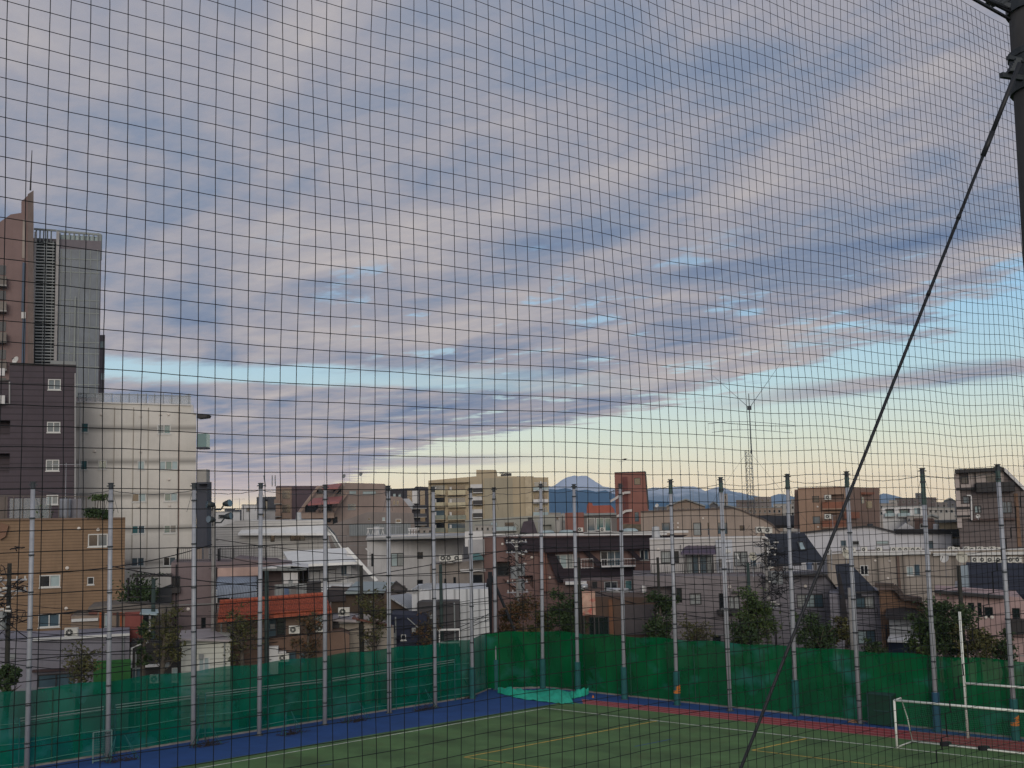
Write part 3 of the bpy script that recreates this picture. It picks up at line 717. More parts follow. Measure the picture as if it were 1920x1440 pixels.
# AC unit ------------------------------------------------------------
acm = mat('ac_casing', (196, 196, 186), .5, .06, 3, stain=.2); acf = mat('ac_fan', (46, 50, 50), .6, .05, 3)
def make_ac(loc, n, label, group, sc_=1.):
    e = empty('ac_unit', loc, label, 'air conditioner', group); u = Vector((-n.y, n.x, 0)); q = Vector(loc)
    if u.x < 0: u = -u
    b = MB(); obox(b, q, u, -n, -.40*sc_, .40*sc_, -.15*sc_, .15*sc_, .08, .08+.58*sc_); b.build('casing', acm, e)
    b = MB(); c = q+n*.152*sc_-u*.1*sc_+Z*(.08+.29*sc_); b.tube([c, c+n*.015], .22*sc_, 14); b.build('fan_grille', acf, e)
    b = MB(); c = c+n*.016; b.tube([c, c+n*.012], .06*sc_, 10)
    for k in range(8): d = u*math.cos(k*math.pi/4)+Z*math.sin(k*math.pi/4); b.bar(c, c+d*.21*sc_, .012)
    b.build('fan_guard', acm, e)
    b = MB(); obox(b, q, u, -n, -.34*sc_, -.26*sc_, -.17*sc_, .17*sc_, 0, .08); obox(b, q, u, -n, .26*sc_, .34*sc_, -.17*sc_, .17*sc_, 0, .08); b.build('feet', fr_d, e)
    return e
ac_proto = {}
def ac(px, py, Y, label, group='air conditioner units on the roofs', sc_=.85, n=None):
    """feet at the pixel"""
    q = P(px, py, Y); n = n or Vector((.12, -1, 0)).normalized(); key = (round(sc_, 2), round(n.x, 2))
    if key not in ac_proto: ac_proto[key] = make_ac(q, n, label, group, sc_); return ac_proto[key]
    return dup(ac_proto[key], q, None, label, group)
def tv_antenna(px, ytop, ybase, Y, label, wd=1.6, nel=9, m=None):
    m = m or galv; a, b_ = P(px, ytop, Y), P(px, ybase, Y); a.x = b_.x; e = empty('tv_antenna', b_, label, 'antenna', 'rooftop antennas')
    b = MB(); b.tube([b_, a], .03, 6, r1=.02); b.build('mast', m, e)
    d = Vector((.9, .43, 0)); p_ = Vector((-.43, .9, 0)); c = a-Z*.12; b = MB(); b.bar(c-d*wd*.5, c+d*wd*.5, .03)
    for k in range(nel): q = c-d*wd*.5+d*(wd*k/(nel-1)); l = .16+.03*(k % 3); b.bar(q-p_*l*1.5, q+p_*l*1.5, .012)
    b.build('yagi', m, e); return e
def dish(px, py, Y, rad, label, m=None, az=-.5, grp='satellite dishes and round antennas', base=None):
    m = m or mat('dish_white', (200, 200, 194), .5, .06, 2, stain=.2); c = P(px, py, Y); e = empty('satellite_dish', c-Z*(base or rad*1.6), label, 'dish', grp)
    ax = Vector((math.sin(az), -math.cos(az), .35)).normalized(); u = ax.orthogonal().normalized(); v = ax.cross(u); b = MB(); rings = [[c-ax*.02]]
    vs_ = []; n = 20
    for j in range(6):
        r = rad*j/5; h = .28*rad*(j/5)**2
        for k in range(n): t = 2*math.pi*k/n; vs_.append(c+ax*h+u*(r*math.cos(t))+v*(r*math.sin(t)))
    m1 = len(vs_); vs_ += [p-ax*.03 for p in vs_]
    fs = [(j*n+k, j*n+(k+1) % n, (j+1)*n+(k+1) % n, (j+1)*n+k) for j in range(5) for k in range(n)]
    fs += [tuple(reversed([m1+i for i in f])) for f in fs]; fs += [(5*n+k, 5*n+(k+1) % n, m1+5*n+(k+1) % n, m1+5*n+k) for k in range(n)]
    b.mesh(vs_, fs); b.build('reflector', m, e, False)
    b = MB(); b.tube([c+ax*.1-v*rad*.9, c+ax*rad*1.0], .02, 5); b.tube([c+ax*rad, c+ax*rad*1.12], .06, 6); b.build('feed_arm', fr_d, e)
    b = MB(); b.tube([c-Z*(base or rad*1.6), c-ax*.06], .035, 6); b.build('mount', galv, e); return e
# trees --------------------------------------------------------------
trunkm = mat('tree_bark', (82, 74, 64), .95, .25, 3)
def leafm(nm, c, c2): return mat(nm, c, .75, .3, 1.2, 'leaf', stain=0, c2=c2)
LEAF = {'dark': leafm('leaf_dark', (34, 52, 28), (52, 68, 36)), 'olive': leafm('leaf_olive', (82, 78, 42), (58, 64, 36)), 'rust': leafm('leaf_rust', (96, 66, 42), (56, 56, 34)), 'green': leafm('leaf_green', (46, 66, 34), (70, 84, 44))}
def tree(name, label, px, ytop, Y, wpx, lf, n, seed, leaf=.16, bare=0, ybot=None, group='street trees behind the screens', stems=1, cat='tree'):
    """crown spans ytop..ybot in the picture, wpx wide"""
    rnd = random.Random(seed); top = P(px, ytop, Y); base = Vector((top.x, top.y, 0)); rad = wpx/FPX*Y/2; H = top.z
    zlow = P(px, ybot, Y).z if ybot else H*.35
    e = empty(name, base, label, cat, group); tb = MB(); tips = []
    for s in range(stems):
        b0 = base+Vector((rnd.uniform(-.3, .3)*(stems > 1)*rad*2, rnd.uniform(-.3, .3), 0)); pth = [b0]; 
        for k in range(1, 5): pth.append(b0+Vector((rnd.gauss(0, .10), rnd.gauss(0, .1), H*.9*k/4)))
        tb.tube(pth, .17+.02*H/stems, 7, r1=.04); 
        for k in range(22 if bare else 14):
            h = rnd.uniform(max(.25, zlow/H), .88)*H; t = h/(H*.9); q = lerp(pth[min(3, int(t*4))], pth[min(4, int(t*4)+1)], t*4 % 1); a = rnd.uniform(0, 6.28)
            l = rad*rnd.uniform(.5, .95)*(1.15-.5*abs((h-zlow)/(H-zlow)-.35)); 
            d = Vector((math.cos(a), math.sin(a), rnd.uniform(.2, 1.1))).normalized(); m_ = q+d*l*.5+Vector((rnd.gauss(0, .1), rnd.gauss(0, .1), rnd.gauss(0, .1))); z_ = m_+(d+Z*rnd.uniform(-.1, .8)).normalized()*l*.6
            tb.tube([q, m_, z_], .05, 5, r1=.015); tips += [m_, z_]
            if bare:
                for j in range(4):
                    w_ = lerp(m_, z_, rnd.random()); v = Vector((rnd.gauss(0, 1), rnd.gauss(0, 1), rnd.uniform(.2, 1.6))).normalized()*rnd.uniform(.25, .7); tb.tube([w_, w_+v*.5+Z*.05, w_+v], .018, 4, r1=.008); tips.append(w_+v)
    tb.build('trunk', trunkm, e, True)
    fb = MB(); clumps = []
    cl_n = 26 if not bare else len(tips)
    for k in range(cl_n):
        if bare: clumps.append((rnd.choice(tips), .28))
        elif rnd.random() < .45: clumps.append((rnd.choice(tips), rad*.3))
        else:
            h = rnd.uniform(0, 1); w_ = rad*math.sin(math.pi*min(.95, .22+h*.75))**.7; a = rnd.uniform(0, 6.28); rr_ = w_*math.sqrt(rnd.random())*.85
            clumps.append((base+Vector((math.cos(a)*rr_, math.sin(a)*rr_, lerp(zlow+.3, H-.5, h))), rad*rnd.uniform(.18, .36)))
    for k in range(n):
        c, s = rnd.choice(clumps); q = c+Vector((rnd.gauss(0, s*.55), rnd.gauss(0, s*.55), rnd.gauss(0, s*.45)))
        a = Vector((rnd.gauss(0, 1), rnd.gauss(0, 1), rnd.gauss(0, .6))).normalized(); b_ = a.orthogonal().normalized(); b_ = (b_*math.cos(k)+a.cross(b_)*math.sin(k)); l = leaf*rnd.uniform(.5, 1.2)
        fb.face([q-a*l, q+b_*l*.45, q+a*l, q-b_*l*.45])
    fb.build('foliage', LEAF[lf], e); return e
# utility pole -------------------------------------------------------
upm = mat('utility_concrete', (128, 126, 122), .9, .15, 2, stain=.4); wood = mat('creosote_wood', (48, 48, 42), .9, .15, 2)
cer = mat('insulator', (190, 188, 180), .4)
def upole(px, ytop, Y, label, m=upm, r=.15, arms=(1.0, 1.7), trans=(), lamps=0, name='utility_pole', tilt=0):
    t = P(px, ytop, Y); base = Vector((t.x+tilt, t.y, 0)); e = empty(name, base, label, 'utility pole', 'poles carrying wires')
    b = MB(); b.tube([base, t], r, 12, r1=r*.75); b.build('shaft', m, e, True)
    d = Vector((.95, .3, 0))
    for a in arms:
        q = t-Z*a; b = MB(); b.bar(q-d*.9, q+d*.9, .09); b.bar(q-d*.5-Z*.0, q-Z*.5, .03); b.bar(q+d*.5, q-Z*.5, .03); o = b.build('crossarm', galv, e)
        b = MB()
        for k in (-.8, -.4, .4, .8): b.tube([q+d*k+Z*.04, q+d*k+Z*.2], .05, 8)
        b.build('insulators', cer, o)
    for (dz_, s) in trans:
        q = t-Z*dz_+d*s; b = MB(); b.tube([q-Z*.5, q-Z*.45, q+Z*.4, q+Z*.45], .30, 14); b.build('transformer', mat('transformer_grey', (128, 134, 136), .5, .08, 2), e)
    b = MB()
    for k in range(int(t.z/1.4)): q = lerp(base, t, .3+.6*k/max(1, int(t.z/1.4))); b.bar(q-d*.3, q+d*.3, .03)
    b.build('step_bolts', fr_d, e)
    return e
def clutter(e, px, py, Y, sx, sy, n, seed):
    rnd = random.Random(seed); c = P(px, py, Y); b = MB(); k_ = Y/FPX
    for i in range(n):
        p_ = c+Vector((rnd.gauss(0, sx*k_*.5), -.2+rnd.gauss(0, .15), rnd.gauss(0, sy*k_*.5))); pts = [p_]
        for j in range(6): p_ = p_+Vector((rnd.gauss(0, .28), rnd.gauss(0, .1), rnd.gauss(-.04, .2))); pts.append(p_)
        b.tube(pts, rnd.uniform(.012, .035), 4)
    b.build('cable_tangle', wire_m, e)
    b = MB()
    for i in range(n//5):
        p_ = c+Vector((rnd.gauss(0, sx*k_*.4), -.25, rnd.gauss(0, sy*k_*.4))); b.tube([p_, p_+Vector((rnd.uniform(.15, .4), 0, rnd.uniform(-.05, .05)))], .06, 6)
    b.build('junction_boxes', cer, e)
wire_m = mat('wire_black', (24, 24, 28), .7, stain=0)
def laundry(F, x0, x1, y, off, par, seed):
    rnd = random.Random(seed); a0, z = F.sz(x0, y, off); a1, _ = F.sz(x1, y, off); b = MB(); b.tube([F.W(a0, z, off), F.W(a1, z, off)], .015, 4); b.build('laundry_pole', galv, par)
    a = a0+.1; b = MB(); mats = [mat('cloth_white', (190, 192, 196), .9), mat('cloth_blue', (84, 104, 136), .9), mat('cloth_grey', (120, 116, 112), .9)]
    while a < a1-.3: w_ = rnd.uniform(.25, .5); h_ = rnd.uniform(.45, .8); fbox(b, F, (a, z-h_, min(a+w_, a1), z-.01), off-.01, off+.01, rnd.randrange(3)); a += w_+rnd.uniform(.03, .15)
    b.build('laundry', mats, par)
# ------------------------------------------------------------------ colours of the walls
cream = mat('cream_panel', (200, 197, 188), .85, .05, .5, 'siding', pitch=3.0, stain=.12)
umber = mat('umber_tile', (70, 60, 68), .7, .08, .8, 'siding', pitch=.5, stain=.15)
tan = mat('tan_tile', (128, 106, 84), .8, .08, 1.0, 'siding', pitch=.22, stain=.25)
mauve = mat('mauve_render', (117, 102, 103), .85, .08, .7, stain=.3)
lilac = mat('lilac_render', (122, 120, 129), .85, .07, .6, stain=.25)
greyw = mat('grey_render', (156, 156, 156), .85, .08, .6, stain=.3)
pale = mat('pale_render', (198, 198, 196), .85, .06, .6, stain=.25)
whitew = mat('white_siding', (192, 190, 184), .7, .06, .8, 'siding', pitch=.3, stain=.2)
whiteroof = mat('white_metal_roof', (205, 208, 206), .6, .05, .6, 'corr', pitch=.45, stain=.15)
redw = mat('brick_red', (134, 66, 58), .8, .1, .8, stain=.3)
# --- tall slab tower at the frame edge
F = Fac(-40, 122, 62, 120)
e = bldg('apartment_tower', 'tall brown apartment tower with a tapering fin and recessed balconies', F, [(-120, 470), (0, 416), (20, 402), (40, 399), (40, 378), (62, 357)], 18, mat('tower_brown', (126, 102, 98), .8, .08, .3, stain=.2))
part_box(F, (42, 412, 48, 484), 0, .10, mat('strip_beige', (150, 138, 128), .7), e, 'pilaster'); 
part_poly(F, [(52, 364), (63, 357), (63, 700), (52, 700)], 0, .25, mat('fin_grey', (110, 96, 90), .8), e, 'edge_fin')
part_box(F, (41, 492, 47, 584), 0, .12, mat('blue_strip', (48, 72, 100), .4), e, 'blue_strip'); part_box(F, (41, 598, 47, 690), 0, .12, MATS['blue_strip'], e, 'blue_strip')
part_box(F, (40, 585, 48, 597), 0, .2, pale, e, 'light_box')
for k, y in enumerate((496, 544, 602, 655, 708)):
    b = MB(); r = F.rect((-60, y, 11, y+18)); fbox(b, F, r, .02, .06); b.build('balcony_opening', gl_d, e)
    balcony(F, -60, y+20, 12, y+36, 1.1, mat('balcony_grey', (120, 112, 104), .8), e)
b = MB(); q = P(57, 357, 120); b.tube([q, P(60, 282, 120)], .09, 5, r1=.04); b.build('lightning_rod', fr_d, e)
# --- glass tower
F = Fac(62, 130, 190, 126)
e = bldg('glass_tower', 'grey glass stair tower with white louvres beside the brown tower', F, [(62, 446), (190, 452)], 12, mat('tower_grey', (104, 98, 106), .6, .06, .4))
cg = glass('curtain_glass', (88, 98, 108), .3, .3); louv = mat('louvre_white', (170, 178, 176), .5)
part_box(F, (109, 468, 186, 745), 0, .15, cg, e, 'curtain_wall')
b = MB()
for y in (485, 510, 562, 586, 612, 641, 662, 687, 720): fbox(b, F, F.rect((108, y, 186, y+1.6), .2), .15, .2)
for x in (112, 130, 146.5, 167, 180): fbox(b, F, F.rect((x, 468, x+1.3, 745), .23), .15, .23)
fbox(b, F, F.rect((138.5, 556, 141.5, 690), .5), .3, .5)
b.build('mullions', mat('mullion', (128, 138, 136), .5), e)
b = MB(); y = 455
while y < 745:
    fbox(b, F, F.rect((66, y, 102, y+2.3), .6), .25, .6); y += 5.8
for x in (80, 84, 96): fbox(b, F, F.rect((x, 452, x+1.0, 745), .6), .2, .62)
b.build('louvres', louv, e)
b = MB(); fbox(b, F, F.rect((65, 452, 102, 745), .1), 0, .1); b.build('dark_core', mat('core_grey', (70, 76, 78), .7), e)
for x0, x1 in ((61, 65), (102.5, 108)): part_box(F, (x0, 434, x1, 748), 0, .8, mat('pilaster_white', (172, 170, 168), .6), e, 'pilaster')
b = MB()
for x in list(range(68, 103, 7)): a, z0 = F.sz(x, 456); b.bar(F.W(a, z0, .4), F.W(a, F.sz(x, 433)[1], .4), .12)
a0, z0 = F.sz(64, 431); a1, z1 = F.sz(106, 434); b.bar(F.W(a0, z0, .4), F.W(a1, z1, .4), .2)
for x in (112, 121, 130, 139, 148, 157, 166, 175, 184): a, z0 = F.sz(x, 452); b.bar(F.W(a, z0, -.3), F.W(a, F.sz(x, 436)[1], -.3), .15)
a0, z0 = F.sz(106, 432); a1, z1 = F.sz(189, 439); b.bar(F.W(a0, z0, -.3), F.W(a1, z1, -.3), .22); b.bar(F.W(a1, z1, -.3), F.W(a1, z1-3, -.3), .25)
b.build('roof_screen_frame', mat('mullion', (128, 138, 136), .5), e)
b = MB(); fbox(b, F, F.rect((112, 442, 186, 452), -.6), -.75, -.6); b.build('roof_screen', gl_f, e)
F2 = Fac(186, 136, 198, 135); e2 = bldg('lift_shaft', 'narrow dark block showing behind the glass stair tower', F2, [(184, 628), (197, 628)], 8, mat('tower_grey', (104, 98, 106), .6)); part_box(F2, (188, 640, 196, 652), 0, .06, gl_f, e2, 'window'); part_box(F2, (189, 700, 196, 712), 0, .06, gl_f, e2, 'window')
# --- dark umber block
F = Fac(-20, 94, 143, 96)
e = bldg('umber_block', 'dark umber tiled apartment block with small white framed windows', F, [(-120, 720), (17, 715), (18, 683), (143, 687)], 9, umber,
    [(90, 711, 114, 731, 'wbb'), (88, 791, 113, 811, 'wbb'), (86, 862, 111, 883, 'wbb'), (87, 928, 109, 946, 'wfc'), (-40, 788, 19, 816, 'o', 1.2), (-40, 850, 18, 887, 'o', 1.2)], coping=fr_d)
pipe([F.W(*F.sz(141, 700), .1), F.W(*F.sz(141, 1000), .1)], .06, greyw, e)
pipe([F.W(*F.sz(18, 716), .1), F.W(*F.sz(18, 757), .1), F.W(*F.sz(5, 757), .1)], .06, greyw, e)
part_box(F, (-40, 690, 9, 704), .02, .5, pale, e, 'balcony_wall'); part_box(F, (-40, 741, 9, 757), .02, .5, pale, e, 'balcony_wall')
part_box(F, (95, 677, 142, 684), -3, -2, fr_g, e, 'roof_housing')
dish(30, 676, 95, .33, 'small white dish on the roof of the umber block below the brown tower'); 
# --- cream block
F = Fac(143, 104, 368, 103)
e = bldg('cream_block', 'tall cream apartment block with teal windows and glass roof parapet', F, [(141, 755), (360, 761), (361, 776), (368, 777)], 11, cream,
    [(152, 793, 166, 811, 'wt'), (295, 796, 320, 814, 'wbt'), (151, 863, 164, 881, 'wt'), (184, 863, 200, 880, 'wt'), (258, 864, 271, 881, 'wf'), (299, 864, 334, 881, 'wftf'),
     (247, 925, 274, 941, 'wdf'), (308, 924, 333, 940, 'wtf'), (246, 985, 272, 1001, 'wtb'), (307, 984, 331, 1000, 'wtb'), (245, 1045, 271, 1062, 'wbb'), (306, 1044, 330, 1061, 'wdb')], coping=pale)
vents(F, [(178, 846), (264, 847), (190, 777), (264, 780), (301, 777), (316, 777), (317, 899), (260, 949), (318, 948), (258, 1070)], ventm, e)
pipe([F.W(*F.sz(336, 762), .08), F.W(*F.sz(334, 1060), .08)], .05, mat('pipe_pink', (170, 140, 124), .6), e)
for x, y0_ in ((147.5, 748), (212, 764), (248, 764), (276, 764)): part_box(F, (x, y0_, x+1.6, 1060), 0, .06, pale if x < 150 else mat('joint', (150, 144, 132), .8), e, 'joint_cover')
pg_ = MB(); a0, z0 = F.sz(145, 756); 
for x0, x1, y in ((146, 210, 737), (212, 276, 739), (278, 340, 741), (340, 358, 743)):
    r0 = F.sz(x0, y+16, -1.); r1 = F.sz(x1, y, -1.); fbox(pg_, F, (r0[0], r0[1]-.4, r1[0], r1[1]), -1.03, -1.0)
o = pg_.build('glass_parapet', None or mat('parapet_glass', (150, 160, 165), .2, .05, 1, stain=0), e)
pm = MATS['parapet_glass'].node_tree.nodes['Principled BSDF']; pm.inputs['Alpha'].default_value = .35
b = MB(); 
for x in range(146, 362, 16): r0 = F.sz(x, 757, -.95); b.bar(F.W(r0[0], r0[1]-.3, -.95), F.W(r0[0], r0[1]+.95, -.95), .05)
r0, r1 = F.sz(146, 737, -.95), F.sz(359, 743, -.95); b.bar(F.W(*r0, -.95), F.W(*r1, -.95), .05); r2 = F.W(*F.sz(320, 750, -6), -6); 
b.build('parapet_rail', fr_g, e)
part_poly(F, [(316, 749), (357, 738), (359, 762), (318, 762)], -5, -4.8, mat('parapet_glass', 0), e, 'glass_screen')
FS = Fac(368, F.W(F.sz(368, 975)[0], 0).y-.2, 390, F.W(F.sz(368, 975)[0], 0).y-.2, True)
part_box(FS, (368, 903, 388, 1026), -1, .6, mat('navy_grey', (62, 66, 78), .7, .06, .8), e, 'stair_wall')
for y0_, y1_, mm in ((813, 838, gl_t), (880, 904, conc)): balcony(FS, 369, y0_, 387, y1_, 1.2, mm, e, mat('navy_grey', 0), off=.4)
part_poly(FS, [(369, 776), (389, 777), (387, 782), (369, 784)], 0, 1.4, fr_d, e, 'canopy')
# --- tan tiled house with roof garden
F = Fac(-40, 83, 235, 85)
e = bldg('tan_house', 'tan brown tiled block with a glass railed roof garden', F, [(-140, 978), (235, 973)], 12, tan,
    [(165, 1001, 202, 1025, 'wdb'), (74, 1078, 113, 1101, 'wdf'), (164, 1082, 176, 1096, 'wd'), (72, 1151, 112, 1176, 'wbb')], coping=mat('stain_edge', (120, 96, 78), .8))
vents(F, [(148, 991), (184, 993), (126, 1065), (124, 1141)], ventm, e)
b = MB()
for x in range(-60, 204, 17): q0 = F.sz(x, 974, -.5); b.bar(F.W(q0[0], q0[1]-.2, -.5), F.W(q0[0], F.sz(x, 930, -.5)[1], -.5), .05)
b.bar(F.W(*F.sz(-60, 929, -.5), -.5), F.W(*F.sz(204, 932, -.5), -.5), .06); b.bar(F.W(*F.sz(-60, 972, -.5), -.5), F.W(*F.sz(204, 972, -.5), -.5), .05)
b.build('roof_railing', mat('rail_bronze', (88, 80, 72), .5), e)
part_box(F, (-60, 932, 14, 973), -.6, -.55, mat('bronze_panel', (86, 74, 68), .5), e, 'railing_panel'); part_box(F, (18, 934, 96, 973), -.6, -.57, mat('parapet_glass', 0), e, 'railing_panel')
part_poly(F, [(0, 990), (0, 980), (16, 985), (10, 1006), (0, 1012)], 0, .3, mat('awning_clay', (128, 92, 70), .8), e, 'awning_slab')  # plain slab standing in for a small tan awning
tank = empty('water_tank', P(120, 973, 88), 'round grey water tank among the plants of the roof garden', 'water tank')
b = MB(); q = P(121, 973, 88); b.tube([q, q+Z*.3, q+Z*1.3, q+Z*1.5], .42, 14); b.build('drum', mat('tank_grey', (128, 134, 144), .4, .05, 1), tank, True)
b = MB(); b.tube([q+Z*1.5, q+Z*1.6], .2, 10); b.build('lid', fr_d, tank)
b = MB(); obox(b, P(141, 973, 89), F.u, -F.n, -.42, .42, -.4, .4, 0, 1.5); tag(b.build('roof_locker', mat('locker', (118, 118, 126), .6, .08, 1)), 'pale grey cabinet beside the round tank in the roof garden', 'cabinet')
tv_antenna(122, 868, 973, 87, 'tall television antenna with a wide swept arm on the tan house roof', 2.2, 5)
for i, (x, w_, yt, c, n) in enumerate(((78, 26, 948, 'green', 350), (172, 26, 953, 'dark', 350), (196, 20, 956, 'dark', 250), (186, 32, 928, 'green', 220), (60, 18, 955, 'olive', 160))):
    rnd = random.Random(40+i); q = P(x, 973, 85.5); b = MB(); rad = w_/FPX*85/2; hh = (973-yt)/FPX*85
    for k in range(n):
        if i == 3: h = hh*(.78+.22*rnd.random()) 
        else: h = hh*rnd.random()**.8
        p_ = q+Vector((rnd.gauss(0, rad*.5), rnd.gauss(0, .3), h)); a = Vector((rnd.gauss(0, 1), rnd.gauss(0, 1), rnd.gauss(0, 1))).normalized(); c_ = a.orthogonal().normalized(); l = .12
        b.face([p_-a*l, p_+c_*l*.5, p_+a*l, p_-c_*l*.5])
    pe = empty('roof_plant', q, ['leafy green shrub behind the glass rail of the roof garden', 'low dark shrub at the corner of the roof garden', 'small dark shrub at the very end of the roof garden', 'young tree with a flat crown on a thin stem in the roof garden', 'small olive shrub beside the bronze panels of the roof garden'][i], 'shrub', 'plants of the roof garden')
    b.build('foliage', LEAF[c], pe); b = MB(); 
    for s in (-.2, .15): b.tube([q+Vector((s, 0, 0)), q+Vector((s*.4, 0, hh*.85))], .03, 5)
    b.build('stem', trunkm, pe)
# --- low grey house, green wall, red house
F = Fac(-20, 70, 243, 72)
e = bldg('grey_lowhouse', 'low mauve grey house with a white roof edge and wide window', F, [(-80, 1196), (62, 1199), (243, 1189)], 6, lilac, [(70, 1263, 140, 1292, 'dbb')], cat='house')
b = MB(); b.bar(F.W(*F.sz(62, 1199), .1), F.W(*F.sz(243, 1189), .1), .4, .14); b.build('white_parapet', fr_w, e)
part_box(F, (60, 1254, 175, 1258), 0, .5, mat('brownish', (70, 52, 50), .8), e, 'eaves')
part_box(F, (175, 1238, 245, 1300), 0, .2, mat('signal_green', (36, 108, 40), .7, .1, 1.2), e, 'green_wall')
ac(134, 1197, 71.5, 'air conditioner standing on the white roof edge of the low grey house', sc_=.95)
F = Fac(130, 77, 300, 76)
e = bldg('red_house', 'small brick red house with striped shutters behind the low grey house', F, [(133, 1156), (182, 1154), (184, 1146), (232, 1148), (268, 1146), (290, 1150)], 6, mat('beige_small', (128, 112, 96), .85, .1, 1), [(196, 1150, 208, 1188, 'wf')], cat='house')
slab3('roof', [(131, 1158, 77.6), (182, 1156, 77.6), (186, 1150, 81), (134, 1152, 81)], .15, mat('roof_rust', (110, 66, 54), .8), e)
slab3('upper_roof', [(166, 1147, 77.8), (236, 1150, 77.8), (236, 1143, 82), (170, 1141, 82)], .15, mat('roof_rust', 0), e)
for x in (186, 191, 218, 225): part_box(F, (x, 1148, x+4, 1190), 0, .12, mat('shutter_orange', (150, 82, 46), .7) if x in (186, 225) else fr_d, e, 'shutter')
part_box(F, (234, 1148, 268, 1203), 0, .6, redw, e, 'red_wall'); part_box(F, (134, 1160, 184, 1165), 0, .25, fr_w, e, 'fascia')
part_box(F, (268, 1150, 281, 1200), -.2, .2, gl_d, e, 'window'); part_box(F, (279, 1150, 286, 1200), 0, .3, greyw, e, 'post'); slab3('awning', [(262, 1150, 75), (298, 1152, 75), (296, 1142, 77), (266, 1142, 77)], .1, gl_f, e)
F = Fac(235, 80, 330, 80)
e = bldg('roof_terrace_house', 'grey house with a dark pergola terrace between the tan house and the mauve house', F, [(165, 1140), (235, 1132), (322, 1136)], 7, mat('grey_beige', (108, 102, 94), .85, .1, .8), cat='house')
b = MB(); 
for x in (240, 257, 286): b.tube([F.W(*F.sz(x, 1128), -.5), F.W(*F.sz(x, 1084), -.5)], .09, 6)
b.bar(F.W(*F.sz(246, 1081), -.5), F.W(*F.sz(322, 1080), -.5), .35, .12); b.bar(F.W(*F.sz(246, 1081), -3), F.W(*F.sz(322, 1080), -3), .3, .12)
for k in range(10): s0 = F.sz(248+8*k, 1081, -.5); b.bar(F.W(s0[0], s0[1]+.1, -.2), F.W(s0[0], s0[1]+.1, -3.4), .08)
b.bar(F.W(*F.sz(240, 1120), -.2), F.W(*F.sz(320, 1118), -.2), .06)
b.build('pergola', fr_d, e)
b = MB(); rnd = random.Random(3); q = P(262, 1126, 81)
for k in range(900):
    p_ = q+Vector((rnd.gauss(0, .62), rnd.gauss(0, .4), abs(rnd.gauss(.5, .5)))); a = Vector((rnd.gauss(0, 1), rnd.gauss(0, 1), rnd.gauss(0, 1))).normalized(); c_ = a.orthogonal().normalized(); b.face([p_-a*.13, p_+c_*.06, p_+a*.13, p_-c_*.06])
tag(b.build('potted_shrub', LEAF['dark']), 'round dark shrub under the pergola on the grey terrace', 'shrub')
part_poly(Fac(280, 83, 330, 83), [(290, 1108), (322, 1096), (322, 1135), (280, 1135), (280, 1112)], -1, 0, mat('slate_dark', (52, 56, 60), .8), e, 'lean_to')
# lower alley houses at x 245-340
F = Fac(244, 73, 345, 73)
e = bldg('alley_shed', 'dark low shed with pale pipes beside the green wall', F, [(244, 1208), (300, 1204), (345, 1216)], 4, mat('soot', (58, 56, 54), .9, .15, 1.5), [(248, 1252, 266, 1278, 'gb'), (322, 1252, 334, 1278, 'wf')], cat='shed')
pipe([F.W(*F.sz(246, 1252), .15), F.W(*F.sz(247, 1215), .15), F.W(*F.sz(262, 1208), .15), F.W(*F.sz(278, 1203), .15)], .07, pale, e)
part_box(F, (266, 1246, 300, 1251), 0, .5, pale, e, 'canopy')
ac(292, 1283, 72, 'air conditioner at the foot of the dark alley shed')
# --- mauve house with railed roof
F = Fac(321, 84, 400, 86); F2 = Fac(396, 84, 545, 86)
e = bldg('mauve_house', 'mauve rendered house with railed flat roof behind the concrete light pole', F, [(321, 1055), (396, 1054), (445, 1054)], 9, mauve, [(322, 1080, 338, 1111, 'dd'), (377, 1158, 386, 1178, 'dd')], cat='house')
railing(F, 332, 1028, 394, 1053, -.3, fr_d, e, ret=3); vents(F, [(353, 1142)], ventm, e); part_box(F, (322, 1101, 338, 1112), 0, .6, fr_d, e, 'planter_rail')
e2 = bldg('balcony_house', 'mauve house with striped awning and barrel canopy above the terracotta roof', F2, [(396, 1056), (430, 1056), (440, 1046), (548, 1058)], 9, mauve, cat='house')
slab3('roof', [(440, 1047, 86), (548, 1060, 86), (520, 1046, 94), (452, 1044, 94)], .15, mat('mauve_roof', (96, 78, 80), .8, .1, .6), e2)
part_box(F2, (408, 1064, 484, 1080), 0, .2, mat('awning_pink', (182, 150, 136), .8), e2, 'fascia')
part_box(F2, (407, 1082, 484, 1128), 0, .1, gl_d, e2, 'balcony_opening')
railing(F2, 409, 1028, 498, 1053, -3, fr_d, e2, ret=3)
cr = mat('striped_canopy', (118, 132, 150), .6, .1, 2, 'corr', pitch=.22)
b = MB(); n = 12
for k in range(n):
    a0_, a1_ = math.pi*k/n*.55, math.pi*(k+1)/n*.55
    def cyl(a, x): c = F2.W(*F2.sz(x, 1112), .2); rr_ = 1.3; return c+F2.n*(rr_*math.sin(a)*1.1)+Z*(rr_*math.cos(a))*.9
    b.face([cyl(a0_, 411), cyl(a0_, 480), cyl(a1_, 484), cyl(a1_, 407)]); b.face([cyl(a1_, 407)-Z*.04, cyl(a1_, 484)-Z*.04, cyl(a0_, 480)-Z*.04, cyl(a0_, 411)-Z*.04])
b.build('barrel_canopy', cr, e2)
b = MB()
for x in (409, 434, 458, 482): p_ = F2.W(*F2.sz(x, 1128), 1.55); b.tube([p_, F2.W(*F2.sz(x, 1104), 1.55)], .04, 5)
b.build('canopy_posts', fr_w, e2)
part_box(F2, (436, 1103, 472, 1127), 1.45, 1.5, cr, e2, 'striped_curtain')
